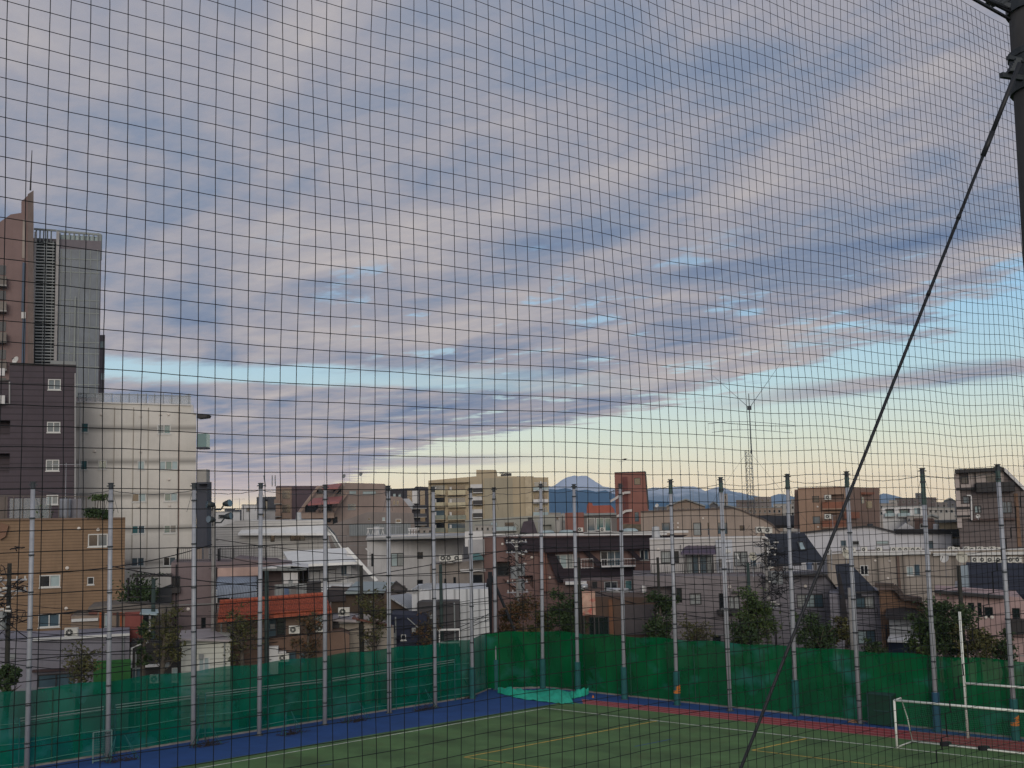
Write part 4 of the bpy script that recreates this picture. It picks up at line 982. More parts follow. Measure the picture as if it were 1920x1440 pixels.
# white wall with bay window
F3 = Fac(490, 82, 580, 83)
e3 = bldg('bay_house', 'white house with a dark framed corner window and corrugated fence', F3, [(488, 1066), (540, 1060), (578, 1064)], 8, pale, [(528, 1072, 561, 1096, 'dtb'), (519, 1062, 545, 1066, 'gf')], cat='house')
slab3('roof', [(486, 1066, 82), (575, 1066, 82), (560, 1056, 88), (520, 1056, 88)], .15, mat('grey_metal_roof', (112, 118, 116), .6, .08, .8, 'corr', pitch=.4), e3)
part_box(F3, (515, 1095, 575, 1122), .3, .38, mat('corr_fence', (136, 140, 138), .7, .06, 1, 'corr', pitch=.25), e3, 'corrugated_fence')
part_box(F3, (576, 1090, 602, 1118), -.5, .5, fr_d, e3, 'dark_shed')
laundry(F3, 530, 560, 1102, .9, e3, 3)
# --- terracotta roofed house
F = Fac(405, 77, 640, 80)
e = bldg('terracotta_house', 'house with a bright terracotta tiled roof and dark shaded windows', F, [(405, 1150), (620, 1140)], 5, mat('brown_beige', (118, 98, 84), .85, .1, .8), [(425, 1160, 450, 1200, 'dd'), (500, 1158, 536, 1196, 'dbd'), (590, 1150, 606, 1176, 'wf'), (610, 1150, 624, 1190, 'dd')], cat='house')
tr_ = mat('terracotta_tiles', (158, 82, 58), .75, .15, 3, 'tile', pitch=.5, stain=.3, c2=(132, 60, 42))
rb_ = MB(); NN = 60; rows = 7
rt = [P(412, 1131, 77.3), P(610, 1116, 80)]; rbm = [P(408, 1160, 74.6), P(622, 1143, 77.2)]
vs_ = []; fs = []
for r_ in range(rows*2+1):
    t = (r_+1)//2/rows; bump = 0 if r_ % 2 else .05
    for k in range(NN*2+1):
        s = k/(NN*2); q = lerp(lerp(rt[0], rt[1], s), lerp(rbm[0], rbm[1], s), t); vs_.append(q+Z*(bump+(.07 if k % 2 else 0)))
W_ = NN*2+1
for r_ in range(rows*2):
    for k in range(NN*2): a = r_*W_+k; fs.append((a, a+1, a+W_+1, a+W_))
rb_.mesh(vs_, fs)
u_ = [rt[0]-Z*.02, rt[1]-Z*.02, rbm[1]-Z*.06, rbm[0]-Z*.06]; rb_.hexa([p-Z*.18 for p in u_], u_)
rb_.build('tiled_roof', mat('terracotta_tiles', 0), e)
b = MB(); b.tube([rt[0]+Z*.08, rt[1]+Z*.08], .14, 8); b.build('ridge_tiles', mat('terracotta_tiles', 0), e)
b = MB(); b.bar(rbm[0]-Z*.2+Vector((0, .1, 0)), rbm[1]-Z*.2+Vector((0, .1, 0)), .1, .12); b.build('gutter', fr_d, e)
F4 = Fac(455, 76, 660, 79)
e4 = bldg('brown_annex', 'low brown annex with cluttered openings below the terracotta roof', F4, [(405, 1205), (455, 1202), (640, 1184), (655, 1190)], 3, mat('clay_brown', (112, 86, 70), .85, .1, .8), [(562, 1225, 580, 1245, 'gb'), (536, 1222, 556, 1243, 'db')], cat='house')
part_box(F4, (500, 1222, 536, 1226), 0, .6, pale, e4, 'canopy'); 
b = MB(); obox(b, P(510, 1245, 75.5), F4.u, -F4.n, -.4, .4, -.3, .3, -.6, 1.1); tag(b.build('garden_locker', pale), 'white locker between the bare trees below the brown annex', 'cabinet')
ac(552, 1190, 76.3, 'air conditioner below the terracotta eaves by the narrow white window')
ac(602, 1187, 76.5, 'air conditioner with pipes at the end of the terracotta house'); ac(532, 1243, 75.4, 'air conditioner on the ground beside the white locker')
# --- white shed
F = Fac(338, 72, 432, 73)
e = bldg('white_shed', 'white lap siding shed with a pale hipped roof behind the teal screen', F, [(340, 1196), (432, 1198)], 5, mat('lap_siding', (190, 192, 180), .8, .06, .7, 'siding', pitch=.34, stain=.3), [(372, 1232, 393, 1264, 'wff')], cat='shed')
slab3('hip_roof', [(334, 1197, 71.4), (436, 1200, 72.4), (395, 1178, 77), (340, 1182, 77)], .12, mat('pink_grey_roof', (150, 142, 142), .7, .08, .8), e)
# ------------------------------------------------------------------ middle distance
whiteroof2 = mat('white_flat', (224, 226, 222), .6, .05, .6, stain=.15)
F = Fac(445, 145, 625, 145)
e = bldg('white_mansard', 'white house with a bright mansard roof and deck railings', F, [(392, 996), (445, 976), (608, 975), (622, 1040)], 9, whitew, [(544, 1001, 572, 1014, 'dddb'), (507, 1002, 515, 1016, 'dd')], cat='house')
slab3('mansard_roof', [(446, 1000, 144), (628, 1000, 144), (606, 975.5, 148), (470, 976.5, 148)], .25, whiteroof2, e)
slab3('roof_top', [(470, 976.5, 148), (606, 975.5, 148), (606, 974, 155), (470, 975, 155)], .2, whiteroof2, e)
slab3('hip_edge', [(606, 976, 143.6), (628, 1000, 143.6), (650, 1045, 143.6), (642, 1045, 146)], .3, whiteroof2, e)
railing(F, 398, 1024, 530, 1046, 6, fr_d, e, sp=.3); railing(F, 560, 1005, 650, 1028, 2, fr_d, e, sp=1.0, nm='deck_rail')
vents(F, [(583, 1000)], ventm, e)
F = Fac(530, 118, 700, 116)
e = bldg('white_gable_house', 'white house with a broad sloping roof and teal window', F, [(530, 1050), (672, 1052), (705, 1092), (708, 1100)], 7, pale, [(630, 1060, 660, 1079, 'gbb')], cat='house')
slab3('main_roof', [(545, 1059, 115.5), (674, 1053, 115.5), (648, 1027, 124), (531, 1034, 124)], .25, whiteroof2, e)
slab3('gable_edge', [(646, 1028, 115), (652, 1026, 115), (709, 1088, 115), (703, 1090, 115)], .3, whiteroof2, e, up=Vector((0, -1, 0)))
part_poly(F, [(650, 1032), (705, 1092), (650, 1092)], -6, .0, pale, e, 'gable_wall')
slab3('lower_roof', [(604, 1108, 111), (648, 1108, 111), (662, 1092, 117), (608, 1094, 117)], .2, whiteroof2, e)
part_box(F, (576, 1062, 640, 1090), 0, .3, greyw, e, 'lower_wall')
b = MB(); b.bar(F.W(*F.sz(578, 1070), .8), F.W(*F.sz(632, 1066), .8), .08); 
for x in (580, 600, 615, 630): b.bar(F.W(*F.sz(x, 1068), .8), F.W(*F.sz(x, 1090), .8), .05)
b.build('terrace_rail', fr_d, e)
# far brown apartment
F = Fac(480, 250, 600, 250)
e = bldg('brown_apartments', 'far brown apartment block with a windowed end wall', F, [(517, 913), (519, 911), (600, 911)], 14, mat('plum_tile', (86, 70, 76), .8, .08, .3, stain=.1), [(529, 920, 543, 936, 'o', 1.5, 'dd'), (529, 946, 543, 962, 'o', 1.5, 'dd'), (531, 973, 543, 980, 'o', 1.5)])
part_box(F, (517, 914, 547, 980), 0, .4, mat('beige_end', (140, 116, 100), .8), e, 'balcony_tower')
for y in (920, 946, 972): part_box(F, (529, y, 544, y+15), .4, .55, gl_d, e, 'balcony_opening')
for y in (936, 960): balcony(F, 514, y, 528, y+8, .9, mat('beige_end', 0), e, off=.4)
F = Fac(480, 270, 520, 270)
e = bldg('slate_apartments', 'far dark slate block beside the brown apartments', F, [(481, 932), (520, 931)], 10, mat('slate_grey', (72, 74, 80), .8, .08, .3), [(497, 937, 502, 955, 'o', 1, 'gb')])
part_box(F, (440, 955, 481, 985), -8, 0, mat('slate_grey', 0), e, 'low_wing')
for k, (x0, x1, yt, c, l) in enumerate(((453, 482, 947, pale, 'small pale rooftop house far behind the white mansard'), (470, 516, 958, greyw, 'pale grey block half hidden behind the white mansard'), (392, 450, 960, pale, 'small white house just right of the cream block'), (421, 441, 955, mat('slate_grey', 0), 'little dark roof cabin beyond the light pole'))):
    F = Fac(x0, 230+6*k, x1, 230+6*k); e = bldg('distant_house', l, F, [(x0, yt), (x1, yt)], 8, c, [(lerp(x0, x1, .3), yt+5, lerp(x0, x1, .55), yt+12, 'gd')], cat='house', coping=fr_g)
# pink terraced apartments
F = Fac(560, 232, 775, 226)
tb_ = mat('taupe_render', (142, 124, 114), .85, .07, .3, stain=.2); pk = mat('pink_roof', (160, 96, 92), .8, .1, .6)
e = bldg('terraced_apartments', 'taupe apartment block whose sloping side steps down under pink roofs', F, [(560, 965), (598, 911), (645, 905), (721, 907), (722, 930), (752, 932), (772, 955), (776, 1000)], 16, tb_,
    [(652, 945, 667, 956, 'gb'), (625, 969, 633, 985, 'o', .8), (737, 938, 741, 947, 'gd'), (743, 938, 748, 947, 'gd'), (655, 920, 668, 926, 'gf'), (680, 921, 705, 926, 'gf')])
for pts in ([(598, 916), (636, 909), (641, 906), (604, 912)], [(583, 936), (640, 930), (645, 920), (596, 928)]):
    pass
slab3('pink_roof', [(577, 945, 224), (636, 941, 224), (644, 930, 229), (588, 934, 229)], .3, pk, e); slab3('pink_roof', [(604, 916, 226), (634, 914, 226), (641, 906, 231), (612, 909, 231)], .3, pk, e)
b = MB()
for p0, p1 in (((563, 962), (598, 912)), ((603, 958), (643, 908)), ((628, 958), (650, 925)), ((597, 960), (600, 955))): b.bar(F.W(*F.sz(*p0), 3.2), F.W(*F.sz(*p1), 1.2), .5, .4)
b.build('sloping_beams', mat('beige_beam', (160, 136, 120), .8), e)
for r in ((572, 946, 596, 960), (604, 943, 622, 958), (594, 918, 606, 926), (625, 917, 640, 926)): part_box(F, r, 0, .1, gl_d, e, 'balcony_opening')
for r in ((560, 962, 626, 972),): part_box(F, r, .0, 3.0, mat('beige_beam', 0), e, 'terrace_wall')
part_box(F, (565, 972, 620, 980), 0, .08, gl_d, e, 'balcony_opening'); part_box(F, (624, 969, 633, 985), 0, .08, gl_d, e, 'balcony_opening')
for r in ((649, 918, 676, 928), (676, 919, 713, 929)): railing(F, *r, .8, mat('rail_green', (110, 124, 112), .5), e, sp=.5)
for x, y0_, l in ((645, 893, 'dish beside the tall rooftop mast'), (677, 889, 'round dark dish to the side of the tall rooftop mast')): dish(x, y0_, 229, .42, l+' of the terraced apartments', fr_g, base=1.9)
tv_antenna(655, 838, 906, 229, 'tall stacked antenna mast on the terraced apartments', 3.2, 7); tv_antenna(608, 862, 911, 230, 'thin whip antenna on the pink roofed end of the terraced apartments', .4, 3)
b = MB(); q = P(512, 912, 255); 
for d_ in (-1.6, -.2, .5): b.tube([q+Vector((d_, 0, 0)), q+Vector((d_*.9-.6*(d_ < -1), 0, 2.4))], .12, 6)
tag(b.build('vent_stacks', fr_g), 'three slim vent stacks on the far brown apartments', 'vent stack')
# taupe lower block in front
F = Fac(600, 190, 780, 188)
e = bldg('taupe_low_block', 'plain taupe block below the terraced apartments', F, [(618, 985), (690, 960), (775, 962), (779, 1000)], 12, mat('taupe_b', (128, 118, 112), .85, .08, .3), [(690, 971, 694, 976, 'gd'), (742, 973, 752, 980, 'wd'), (717, 970, 722, 976, 'wf')])
part_box(F, (655, 982, 770, 1003), 0, .4, mat('grey_glass_rail', (112, 120, 122), .5, .08, 1, 'corr', pitch=.4), e, 'glass_balustrade')
railing(F, 625, 1005, 690, 1024, 3, fr_g, e, sp=1.)
# dark tower with round columns
F = Fac(728, 240, 803, 238)
e = bldg('dark_apartments', 'dark grey apartment block with stacked rounded balconies', F, [(730, 917), (776, 915), (780, 912), (803, 913)], 12, mat('charcoal', (58, 56, 62), .8, .08, .3, stain=.1), [(737, 925, 742, 931, 'gf'), (747, 926, 752, 931, 'gf')])
part_box(F, (773, 920, 784, 944), 0, .8, pale, e, 'round_column')
for y in (950, 966, 981): balcony(F, 774, y-3, 800, y+3, 1.2, mat('slate_grey', 0), e)
part_poly(F, [(755, 935), (767, 935), (780, 950), (780, 955), (755, 955)], 0, .5, mat('pale_blue_panel', (170, 176, 184), .6), e, 'sloping_panel')
for x in (764, 788): part_box(F, (x, 920, x+9, 990), 0, .06, gl_d, e, 'balcony_opening')
# cream-yellow apartments
F = Fac(800, 272, 1028, 272)
ye = mat('straw_render', (172, 156, 124), .85, .05, .25, stain=.15)
e = bldg('straw_apartments', 'large straw coloured apartment block with rows of balconies', F, [(803, 901), (893, 893), (893, 881), (930, 881), (931, 893), (1000, 893), (1001, 895), (1028, 895)], 16, ye, [])
for r, row in enumerate((910, 933, 957, 981)):
    for x0, x1 in ((811, 834), (840, 872)):
        part_box(F, (x0, row, x1, row+9), 0, .08, gl_b if (r+x0) % 2 else gl_d, e, 'balcony_opening'); part_box(F, (x0+3, row+3, x0+7, row+11), .08, .12, pale, e, 'balcony_door'); balcony(F, x0, row+9, x1+1, row+17, 1.4, mat('straw_light', (186, 176, 140), .8) if r < 2 else mat('green_grey_rail', (132, 138, 122), .7), e, ye)
    part_box(F, (882, row-2, 905, row+6), 0, .1, pale, e, 'balcony_opening'); balcony(F, 887, row+5, 905, row+13, 1.2, fr_d, e, pale)
    part_box(F, (1002, row-6, 1026, row+2), 0, .1, gl_d if r % 2 else gl_b, e, 'balcony_opening'); balcony(F, 1000, row+3, 1028, row+9, 1.6, gl_f if r != 1 else pale, e, pale); part_box(F, (1013, row-8, 1015, row+10), .1, 1.5, pale, e, 'divider')
part_box(F, (803, 901, 880, 905), 0, 1.6, ye, e, 'eaves'); part_box(F, (908, 896, 962, 972), 0, .3, mat('straw_grey', (158, 148, 122), .85, .05, .25), e, 'blank_wall'); part_box(F, (985, 893, 999, 975), 0, .5, mat('straw_edge', (182, 166, 134), .85), e, 'wall_edge')
for r in ((893, 921, 902, 926), ): pass
F2 = Fac(820, 258, 1060, 258)
e2 = bldg('pale_low_block', 'long low pale block with railed balconies in front of the straw apartments', F2, [(872, 975), (1032, 965), (1060, 968)], 10, mat('pale_green_grey', (150, 150, 138), .85, .07, .4), [(920, 979, 932, 987, 'gf'), (946, 979, 964, 987, 'gd'), (1014, 984, 1034, 993, 'o', 1)])
balcony(F2, 910, 988, 968, 995, 1.2, gl_f, e2); part_box(F2, (990, 970, 998, 993), 0, .1, fr_d, e2, 'door')
part_poly(F2, [(975, 998), (982, 978), (1000, 975), (1008, 1000)], 0, 3, mat('maroon_grey', (78, 66, 74), .8), e2, 'roof_dormer')
tv_antenna(796, 885, 913, 250, 'small television antenna on the dark apartments', 1.4, 5); tv_antenna(904, 853, 881, 275, 'thin aerial on the plant room of the straw apartments', .3, 2)
b = MB(); q = P(949, 890, 262); obox(b, q, F.u, -F.n, -1.2, 1.2, -.5, .5, -.3, .15); b.bar(q+Vector((-1.5, 0, .4)), q+Vector((1.2, 0, .2)), .2); tag(b.build('roof_hatch', fr_d), 'dark hatch on the roof of the straw apartments', 'roof hatch')
# grey rendered block
F = Fac(688, 125, 890, 118)
e = bldg('grey_block', 'wide light grey rendered block with dark square windows', F, [(688, 1006), (744, 1003), (884, 1001), (886, 1045)], 12, mat('light_grey_render', (176, 176, 176), .85, .07, .4, stain=.4),
   [(733, 1037, 757, 1062, 'dfc'), (782, 1035, 793, 1048, 'dd'), (696, 1038, 701, 1062, 'dd'), (782, 1087, 793, 1101, 'dd')])
slab3('roof_parapet', [(686, 1009, 124.6), (884, 1004, 117.6), (880, 999, 128), (690, 1002, 136)], .2, mat('grey_roof', (150, 152, 150), .7), e)
pipe([F.W(*F.sz(692, 1062), .2), F.W(*F.sz(692, 1034), .2), F.W(*F.sz(686, 1028), .2)], .09, pale, e)
b = MB()
for x0, x1 in ((688, 720), (766, 784)):
    for k in range(8): x = lerp(x0, x1, k/7); b.bar(P(x, 1003, 126), P(x+3*(-1)**k, 990, 126), .06)
    b.bar(P(x0, 991, 126), P(x1, 990, 126), .08)
b.build('roof_rack', pale, e)
F2 = Fac(690, 112, 760, 112)
b = MB(); a = P(705, 1068, 113)
for k in range(5): b.bar(a+Vector((0, k*.1, 0)), a+Vector((0, k*.1, -3)), .05)
# tangle of roof junk right of grey block
F2 = Fac(878, 112, 905, 112)
for i, (x, y, s, c, l) in enumerate(((889, 1005, .9, pale, 'white box-like roof cooler on the grey block corner'), (893, 1020, .8, greyw, 'grey roof cooler above the glazed lean-to'), (886, 1030, .9, mat('slate_grey', 0), 'dark roof cooler beside the maroon terrace block'))):
    b = MB(); q = P(x, y, 116); obox(b, q, F.u, -F.n, -s, s, -.5, .5, -1, .45); tag(b.build('roof_cooler', c), l, 'cooler')
F2 = Fac(860, 108, 912, 106)
e = bldg('glazed_lean_to', 'small house with a rounded glass roof beside the maroon block', F2, [(806, 1058), (880, 1052), (906, 1050), (908, 1110)], 6, mat('beige_grey', (134, 126, 118), .85, .1, .6), [(885, 1077, 905, 1094, 'dd'), (833, 1085, 837, 1094, 'dd'), (850, 1082, 855, 1095, 'dd')], cat='house')
b = MB()
for k in range(8):
    a0_, a1_ = math.pi*k/8, math.pi*(k+1)/8; c0_ = P(893, 1050, 105.5); f_ = lambda a, d: c0_+Vector((math.cos(a)*-.65, d, math.sin(a)*.6))
    b.face([f_(a0_, 0), f_(a1_, 0), f_(a1_, 3), f_(a0_, 3)]); b.face([c0_+Vector((0, 0, 0)), f_(a1_, 0), f_(a0_, 0)])
b.build('glass_vault', gl_t, e); part_box(F2, (863, 1067, 910, 1072), 0, .5, pale, e, 'ledge'); part_box(F2, (826, 1052, 852, 1056), -.2, .8, pale, e, 'ac_shelf')
for k, x in enumerate((832, 843, 858)): ac(x, 1054, 107, ['first air conditioner on the shelf above the blank beige wall', 'middle air conditioner on the shelf above the blank beige wall', 'air conditioner at the right end of the shelf above the blank beige wall'][k], sc_=1.0)
# green-grey hip roof + brown wall
F = Fac(612, 96, 760, 97)
e = bldg('hip_roof_house', 'brown walled house under a pale teal hip roof with a dark gable', F, [(612, 1107), (648, 1109), (722, 1107), (760, 1106)], 7, mat('umber_board', (92, 76, 62), .85, .12, 1), cat='house')
slab3('teal_roof', [(648, 1109, 95.2), (726, 1108, 95.2), (744, 1091, 101), (668, 1090, 101)], .2, mat('teal_metal', (134, 150, 150), .55, .06, 1), e)
part_poly(F, [(726, 1110), (742, 1091), (762, 1106), (762, 1112)], -2, .4, mat('dark_gable', (84, 80, 80), .8), e, 'gable')
b = MB(); b.bar(F.W(*F.sz(728, 1107), .5), F.W(*F.sz(742, 1091), .5), .15); b.bar(F.W(*F.sz(742, 1091), .5), F.W(*F.sz(764, 1105), .5), .15); b.build('bargeboard', fr_d, e)
part_box(F, (614, 1108, 648, 1128), 0, .3, mat('dark_board', (66, 60, 62), .8), e, 'dark_panel'); part_box(F, (646, 1109, 724, 1112), 0, .5, pale, e, 'fascia')
F = Fac(690, 90, 800, 92)
e = bldg('tin_roof_house', 'brown house with a sloping pale tin roof', F, [(720, 1112), (730, 1115), (776, 1142), (790, 1150)], 6, mat('umber_board', 0), cat='house')
slab3('tin_roof', [(728, 1117, 89.5), (774, 1146, 89.5), (812, 1134, 95), (766, 1112, 95)], .12, mat('pale_tin', (156, 162, 166), .5, .06, .8, 'corr', pitch=.5), e)
# beige boxes in front
F = Fac(620, 80, 740, 82)
e = bldg('beige_box_house', 'plain beige box shaped house with an air conditioner on its curved roof', F, [(634, 1165), (640, 1160), (690, 1163), (700, 1171), (738, 1176)], 5, mat('stained_beige', (160, 150, 136), .85, .1, .6, stain=.45), cat='house')
slab3('curved_roof', [(618, 1160, 79), (668, 1163, 79), (672, 1150, 85), (622, 1149, 85)], .15, mat('pink_grey_roof', 0), e); slab3('curved_roof', [(660, 1158, 79.5), (735, 1172, 79.5), (700, 1160, 86), (668, 1150, 86)], .12, mat('roof_rust', 0), e)
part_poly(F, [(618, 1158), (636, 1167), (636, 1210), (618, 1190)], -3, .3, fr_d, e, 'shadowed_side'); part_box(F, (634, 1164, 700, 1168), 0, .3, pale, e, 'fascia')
ac(645, 1157, 80, 'air conditioner with dark round fan on the curved roof of the beige box house', sc_=.95)
F = Fac(736, 82, 802, 83)
e = bldg('navy_house', 'navy blue walled house with small lit doorway panel behind the teal screen', F, [(732, 1152), (800, 1154)], 4, mat('navy_board', (34, 40, 62), .8, .12, 1), [(752, 1190, 761, 1200, 'wf'), (712, 1200, 722, 1218, 'gb')], cat='house')
b = MB(); b.bar(F.W(*F.sz(740, 1186), .4), F.W(*F.sz(742, 1230), .4), .1); b.bar(F.W(*F.sz(764, 1158), .3), F.W(*F.sz(784, 1176), .3), .06); b.build('porch_post', fr_g, e)
# corrugated white warehouse
F = Fac(776, 86, 918, 90)
e = bldg('corrugated_warehouse', 'white warehouse with a ribbed roof beside the field corner', F, [(772, 1106), (915, 1104), (918, 1190)], 8, mat('warehouse_white', (192, 196, 198), .75, .06, .8, 'corr', pitch=.9, stain=.3), cat='warehouse')
b = MB(); q0, q1, q2, q3 = P(772, 1107, 85.6), P(916, 1106, 89.6), P(908, 1096.5, 97), P(800, 1095.5, 94)
b.hexa([q-Z*.15 for q in (q0, q1, q2, q3)], [q0, q1, q2, q3])
for k in range(26): t = k/25; b.bar(lerp(q0, q1, t)+Z*.05, lerp(q3, q2, t)+Z*.05, .10, .1)
b.build('ribbed_roof', mat('rib_roof', (176, 178, 176), .55, .08, .8), e)
F2 = Fac(780, 84, 862, 85)
e = bldg('box_shed', 'dark box-shaped metal clad shed in front of the white warehouse', F2, [(782, 1131), (790, 1128), (861, 1127)], 4, mat('gun_metal', (64, 62, 64), .7, .08, 1, stain=.2), cat='shed')
F2 = Fac(830, 80, 870, 80)
b = MB(); 
for x in (784, 824, 862): b.bar(P(x, 1182, 83), P(x, 1212, 83), .08)
b.bar(P(784, 1182, 83), P(862, 1180, 83), .12); b.bar(P(826, 1205, 82.9), P(862, 1204, 82.9), .1); tag(b.build('carport_frame', pale), 'pale carport frame below the dark box-shaped shed', 'carport')
# ------------------------------------------------------------------ maroon terrace complex
brn = mat('maroon_render', (118, 90, 84), .85, .08, .5, stain=.3); shing = mat('dark_shingle', (46, 36, 42), .85, .12, 1.2, 'roof', pitch=.4, stain=.2)
F = Fac(903, 117, 1290, 117)
e = bldg('maroon_terraces', 'long maroon terrace block with dark sloping shingle bands and sunrooms', F, [(903, 1008), (1240, 1003), (1242, 1150)], 13, brn,
   [(928, 1053, 957, 1081, 'o', 1.2, 'dd'), (970, 1080, 1000, 1104, 'o', 1.2), (1038, 1040, 1075, 1066, 'wbfc'), (1126, 1033, 1166, 1062, 'wdbb'), (1200, 1030, 1216, 1050, 'wdb')])
def shingle(pts0, pts1, o0, o1): # top pts at offset o0, bottom at o1
    t = [F.W(*F.sz(*p, o0), o0) for p in pts0]; bt = [F.W(*F.sz(*p, o1), o1) for p in pts1]
    b = MB(); b.hexa([bt[0]-F.n*.3, bt[1]-F.n*.3, t[1]-F.n*.3, t[0]-F.n*.3], [bt[0], bt[1], t[1], t[0]]); b.build('shingle_slope', shing, e)
shingle([(944, 1009), (1012, 1008)], [(953, 1034), (1012, 1034)], .05, 1.0)
shingle([(1014, 1008), (1290, 1003)], [(1022, 1036), (1236, 1027)], .05, 1.4)
shingle([(1024, 1038), (1040, 1038)], [(1046, 1092), (1072, 1092)], .3, 1.0)
shingle([(1090, 1030), (1100, 1030)], [(1120, 1062), (1136, 1062)], .4, 1.3); shingle([(1165, 1020), (1175, 1020)], [(1195, 1050), (1206, 1050)], .4, 1.3)
shingle([(1044, 1066), (1190, 1063)], [(1052, 1088), (1190, 1084)], .6, 2.0)
b = MB(); 
for x0, x1, y, w_ in ((898, 1250, 1002, .35), (1094, 1290, 998, .3)): b.bar(F.W(*F.sz(x0, y+1.5, .2), .2), F.W(*F.sz(x1, y-1.5, .2), .2), .5, .22)
b.build('roof_coping', pale, e)
for x, y in ((1025, 1001), (1063, 1000), (1181, 997)):
    c = F.W(*F.sz(x, y, -2), -2); b = MB(); n_ = 14; vs_ = []; fs = []
    for j in range(5):
        for k in range(n_): a = 2*math.pi*k/n_; rr_ = .85*math.cos(j*math.pi/10); vs_.append(c+Vector((rr_*math.cos(a), rr_*math.sin(a), .35*math.sin(j*math.pi/8))))
    for j in range(4):
        for k in range(n_): fs.append((j*n_+k, j*n_+(k+1) % n_, (j+1)*n_+(k+1) % n_, (j+1)*n_+k))
    fs.append(tuple(range(4*n_, 5*n_))); b.mesh(vs_, fs); b.build('dome_skylight', gl_f, e, True)
railing(F, 1128, 1048, 1191, 1062, 1.5, pale, e, sp=.25); railing(F, 1090, 1048, 1112, 1066, 1.3, pale, e, sp=.25); part_box(F, (1128, 1061, 1192, 1063), .1, 1.6, pale, e, 'balcony_edge')
vents(F, [(942, 1020), (997, 1045), (1031, 1083), (1161, 1107)], ventm, e)
part_poly(F, [(944, 1085), (980, 1080), (1008, 1115), (1008, 1140), (996, 1132)], 0, .5, brn, e, 'stair_flank')
part_box(F, (1033, 1042, 1036, 1068), 0, .3, mat('rust_trim', (118, 62, 46), .8), e, 'trim'); part_box(F, (1012, 1036, 1026, 1110), 0, .5, mat('rust_wall', (122, 80, 66), .85), e, 'pier')
# lower annexes
F = Fac(1050, 98, 1200, 98)
e = bldg('service_annex', 'low cluttered annex with silver ducts under the maroon terraces', F, [(1056, 1092), (1060, 1090), (1215, 1086), (1216, 1130)], 5, mat('annex_brown', (98, 80, 76), .85, .1, .8), [(1110, 1090, 1120, 1104, 'dd'), (1133, 1090, 1158, 1110, 'gdd'), (1172, 1088, 1185, 1106, 'gt')], cat='annex')
b = MB(); b.tube([P(1137, 1107, 95), P(1178, 1108, 95)], .22, 10); b.tube([P(1090, 1106, 95), P(1094, 1100, 95), P(1102, 1099, 95)], .2, 10); b.build('silver_duct', mat('silver', (190, 194, 196), .35, .05, 2, metal=.5), e, True)
slab3('canopy', [(1120, 1116, 93), (1210, 1117, 93), (1205, 1108, 97), (1126, 1108, 97)], .12, greyw, e); part_box(F, (1060, 1091, 1100, 1096), 0, 1.0, pale, e, 'canopy_edge')
F = Fac(1090, 90, 1270, 90)
e = bldg('brown_shop', 'dark brown two storey building with a pink picture board on its side', F, [(1092, 1120), (1128, 1119), (1230, 1120), (1232, 1200)], 6, mat('shop_brown', (86, 66, 54), .85, .1, .8, stain=.3), [(1104, 1156, 1142, 1192, 'ddd')])
part_box(F, (1142, 1124, 1150, 1195), 0, .1, mat('shop_rust', (120, 78, 52), .8), e, 'rust_panel'); part_box(F, (1170, 1134, 1228, 1190), 0, .15, mat('shop_grey', (78, 72, 74), .8), e, 'grey_panel')
b = MB(); a = P(1091, 1109, 87.5); c = P(1117, 1153, 87.5); b.box((a.x, a.y-.06, c.z), (c.x, a.y+.06, a.z)); o = empty('picture_board', Vector((a.x, a.y, 0)), 'pale pink picture board standing before the brown shop', 'sign')
b.build('panel', mat('board_pink', (186, 146, 124), .7, .2, 1.4, c2=(160, 76, 66)), o)
b = MB(); b.bar(Vector((a.x+.1, a.y+.1, 0)), Vector((a.x+.1, a.y+.1, c.z+.3)), .08); b.bar(Vector((c.x-.1, a.y+.1, 0)), Vector((c.x-.1, a.y+.1, c.z+.3)), .08); b.build('sign_posts', fr_d, o)
# ------------------------------------------------------------------ brick stair tower group
F = Fac(1152, 182, 1209, 178)
e = bldg('brick_stair_tower', 'red brick stair tower with curved white edged landings', F, [(1152, 887), (1210, 885), (1216, 955)], 9, mat('brick_tower', (140, 88, 76), .85, .08, .3, stain=.2), [(1189, 896, 1201, 909, 'dd'), (1190, 960, 1198, 978, 'db')], coping=fr_d)
part_box(F, (1168, 894, 1178, 980), 0, .08, mat('tower_dark_red', (110, 58, 52), .8), e, 'stairwell')
wl_ = mat('landing_white', (190, 184, 178), .7)
for y, dx_ in ((923, 0), (957, 3)):
    b = MB(); pts = [F.W(*F.sz(x+dx_, yy+(y-923), .9), .9) for x, yy in ((1144, 940), (1152, 936), (1158, 932), (1164, 928), (1170, 924), (1182, 923))]
    for p_, q_ in zip(pts, pts[1:]): b.bar(p_, q_, .25, .35)
    b.build('landing', wl_, e)
b = MB()
for k in range(6): q = F.W(*F.sz(1143+4*k, 936-2.2*k, 1), 1); b.bar(q, q+Z*1.0, .05)
b.bar(F.W(*F.sz(1143, 924, 1), 1), F.W(*F.sz(1165, 912, 1), 1), .06); b.build('stair_rail', fr_d, e)
tv_antenna(1165, 864, 885, 181, 'angular television antenna on the brick stair tower', 1.1, 5); 
b = MB(); q = P(1171, 861, 181); b.mesh([q+Vector((-.3, 0, 0)), q+Vector((.1, 0, .14)), q+Vector((.34, 0, .02)), q+Vector((.1, 0, -.12)), q+Vector((0, .12, .02)), q+Vector((0, -.12, .02))], [(0, 4, 1), (1, 4, 2), (2, 4, 3), (3, 4, 0), (0, 1, 5), (1, 2, 5), (2, 3, 5), (3, 0, 5)])
b.tube([q+Vector((.3, 0, .02)), q+Vector((.42, 0, .06))], .06, 6); b.tube([q+Vector((0, 0, -.1)), q+Vector((0, 0, -.3))], .015, 4); b.tube([q+Vector((-.25, 0, 0)), q+Vector((-.5, 0, -.06))], .04, 4)
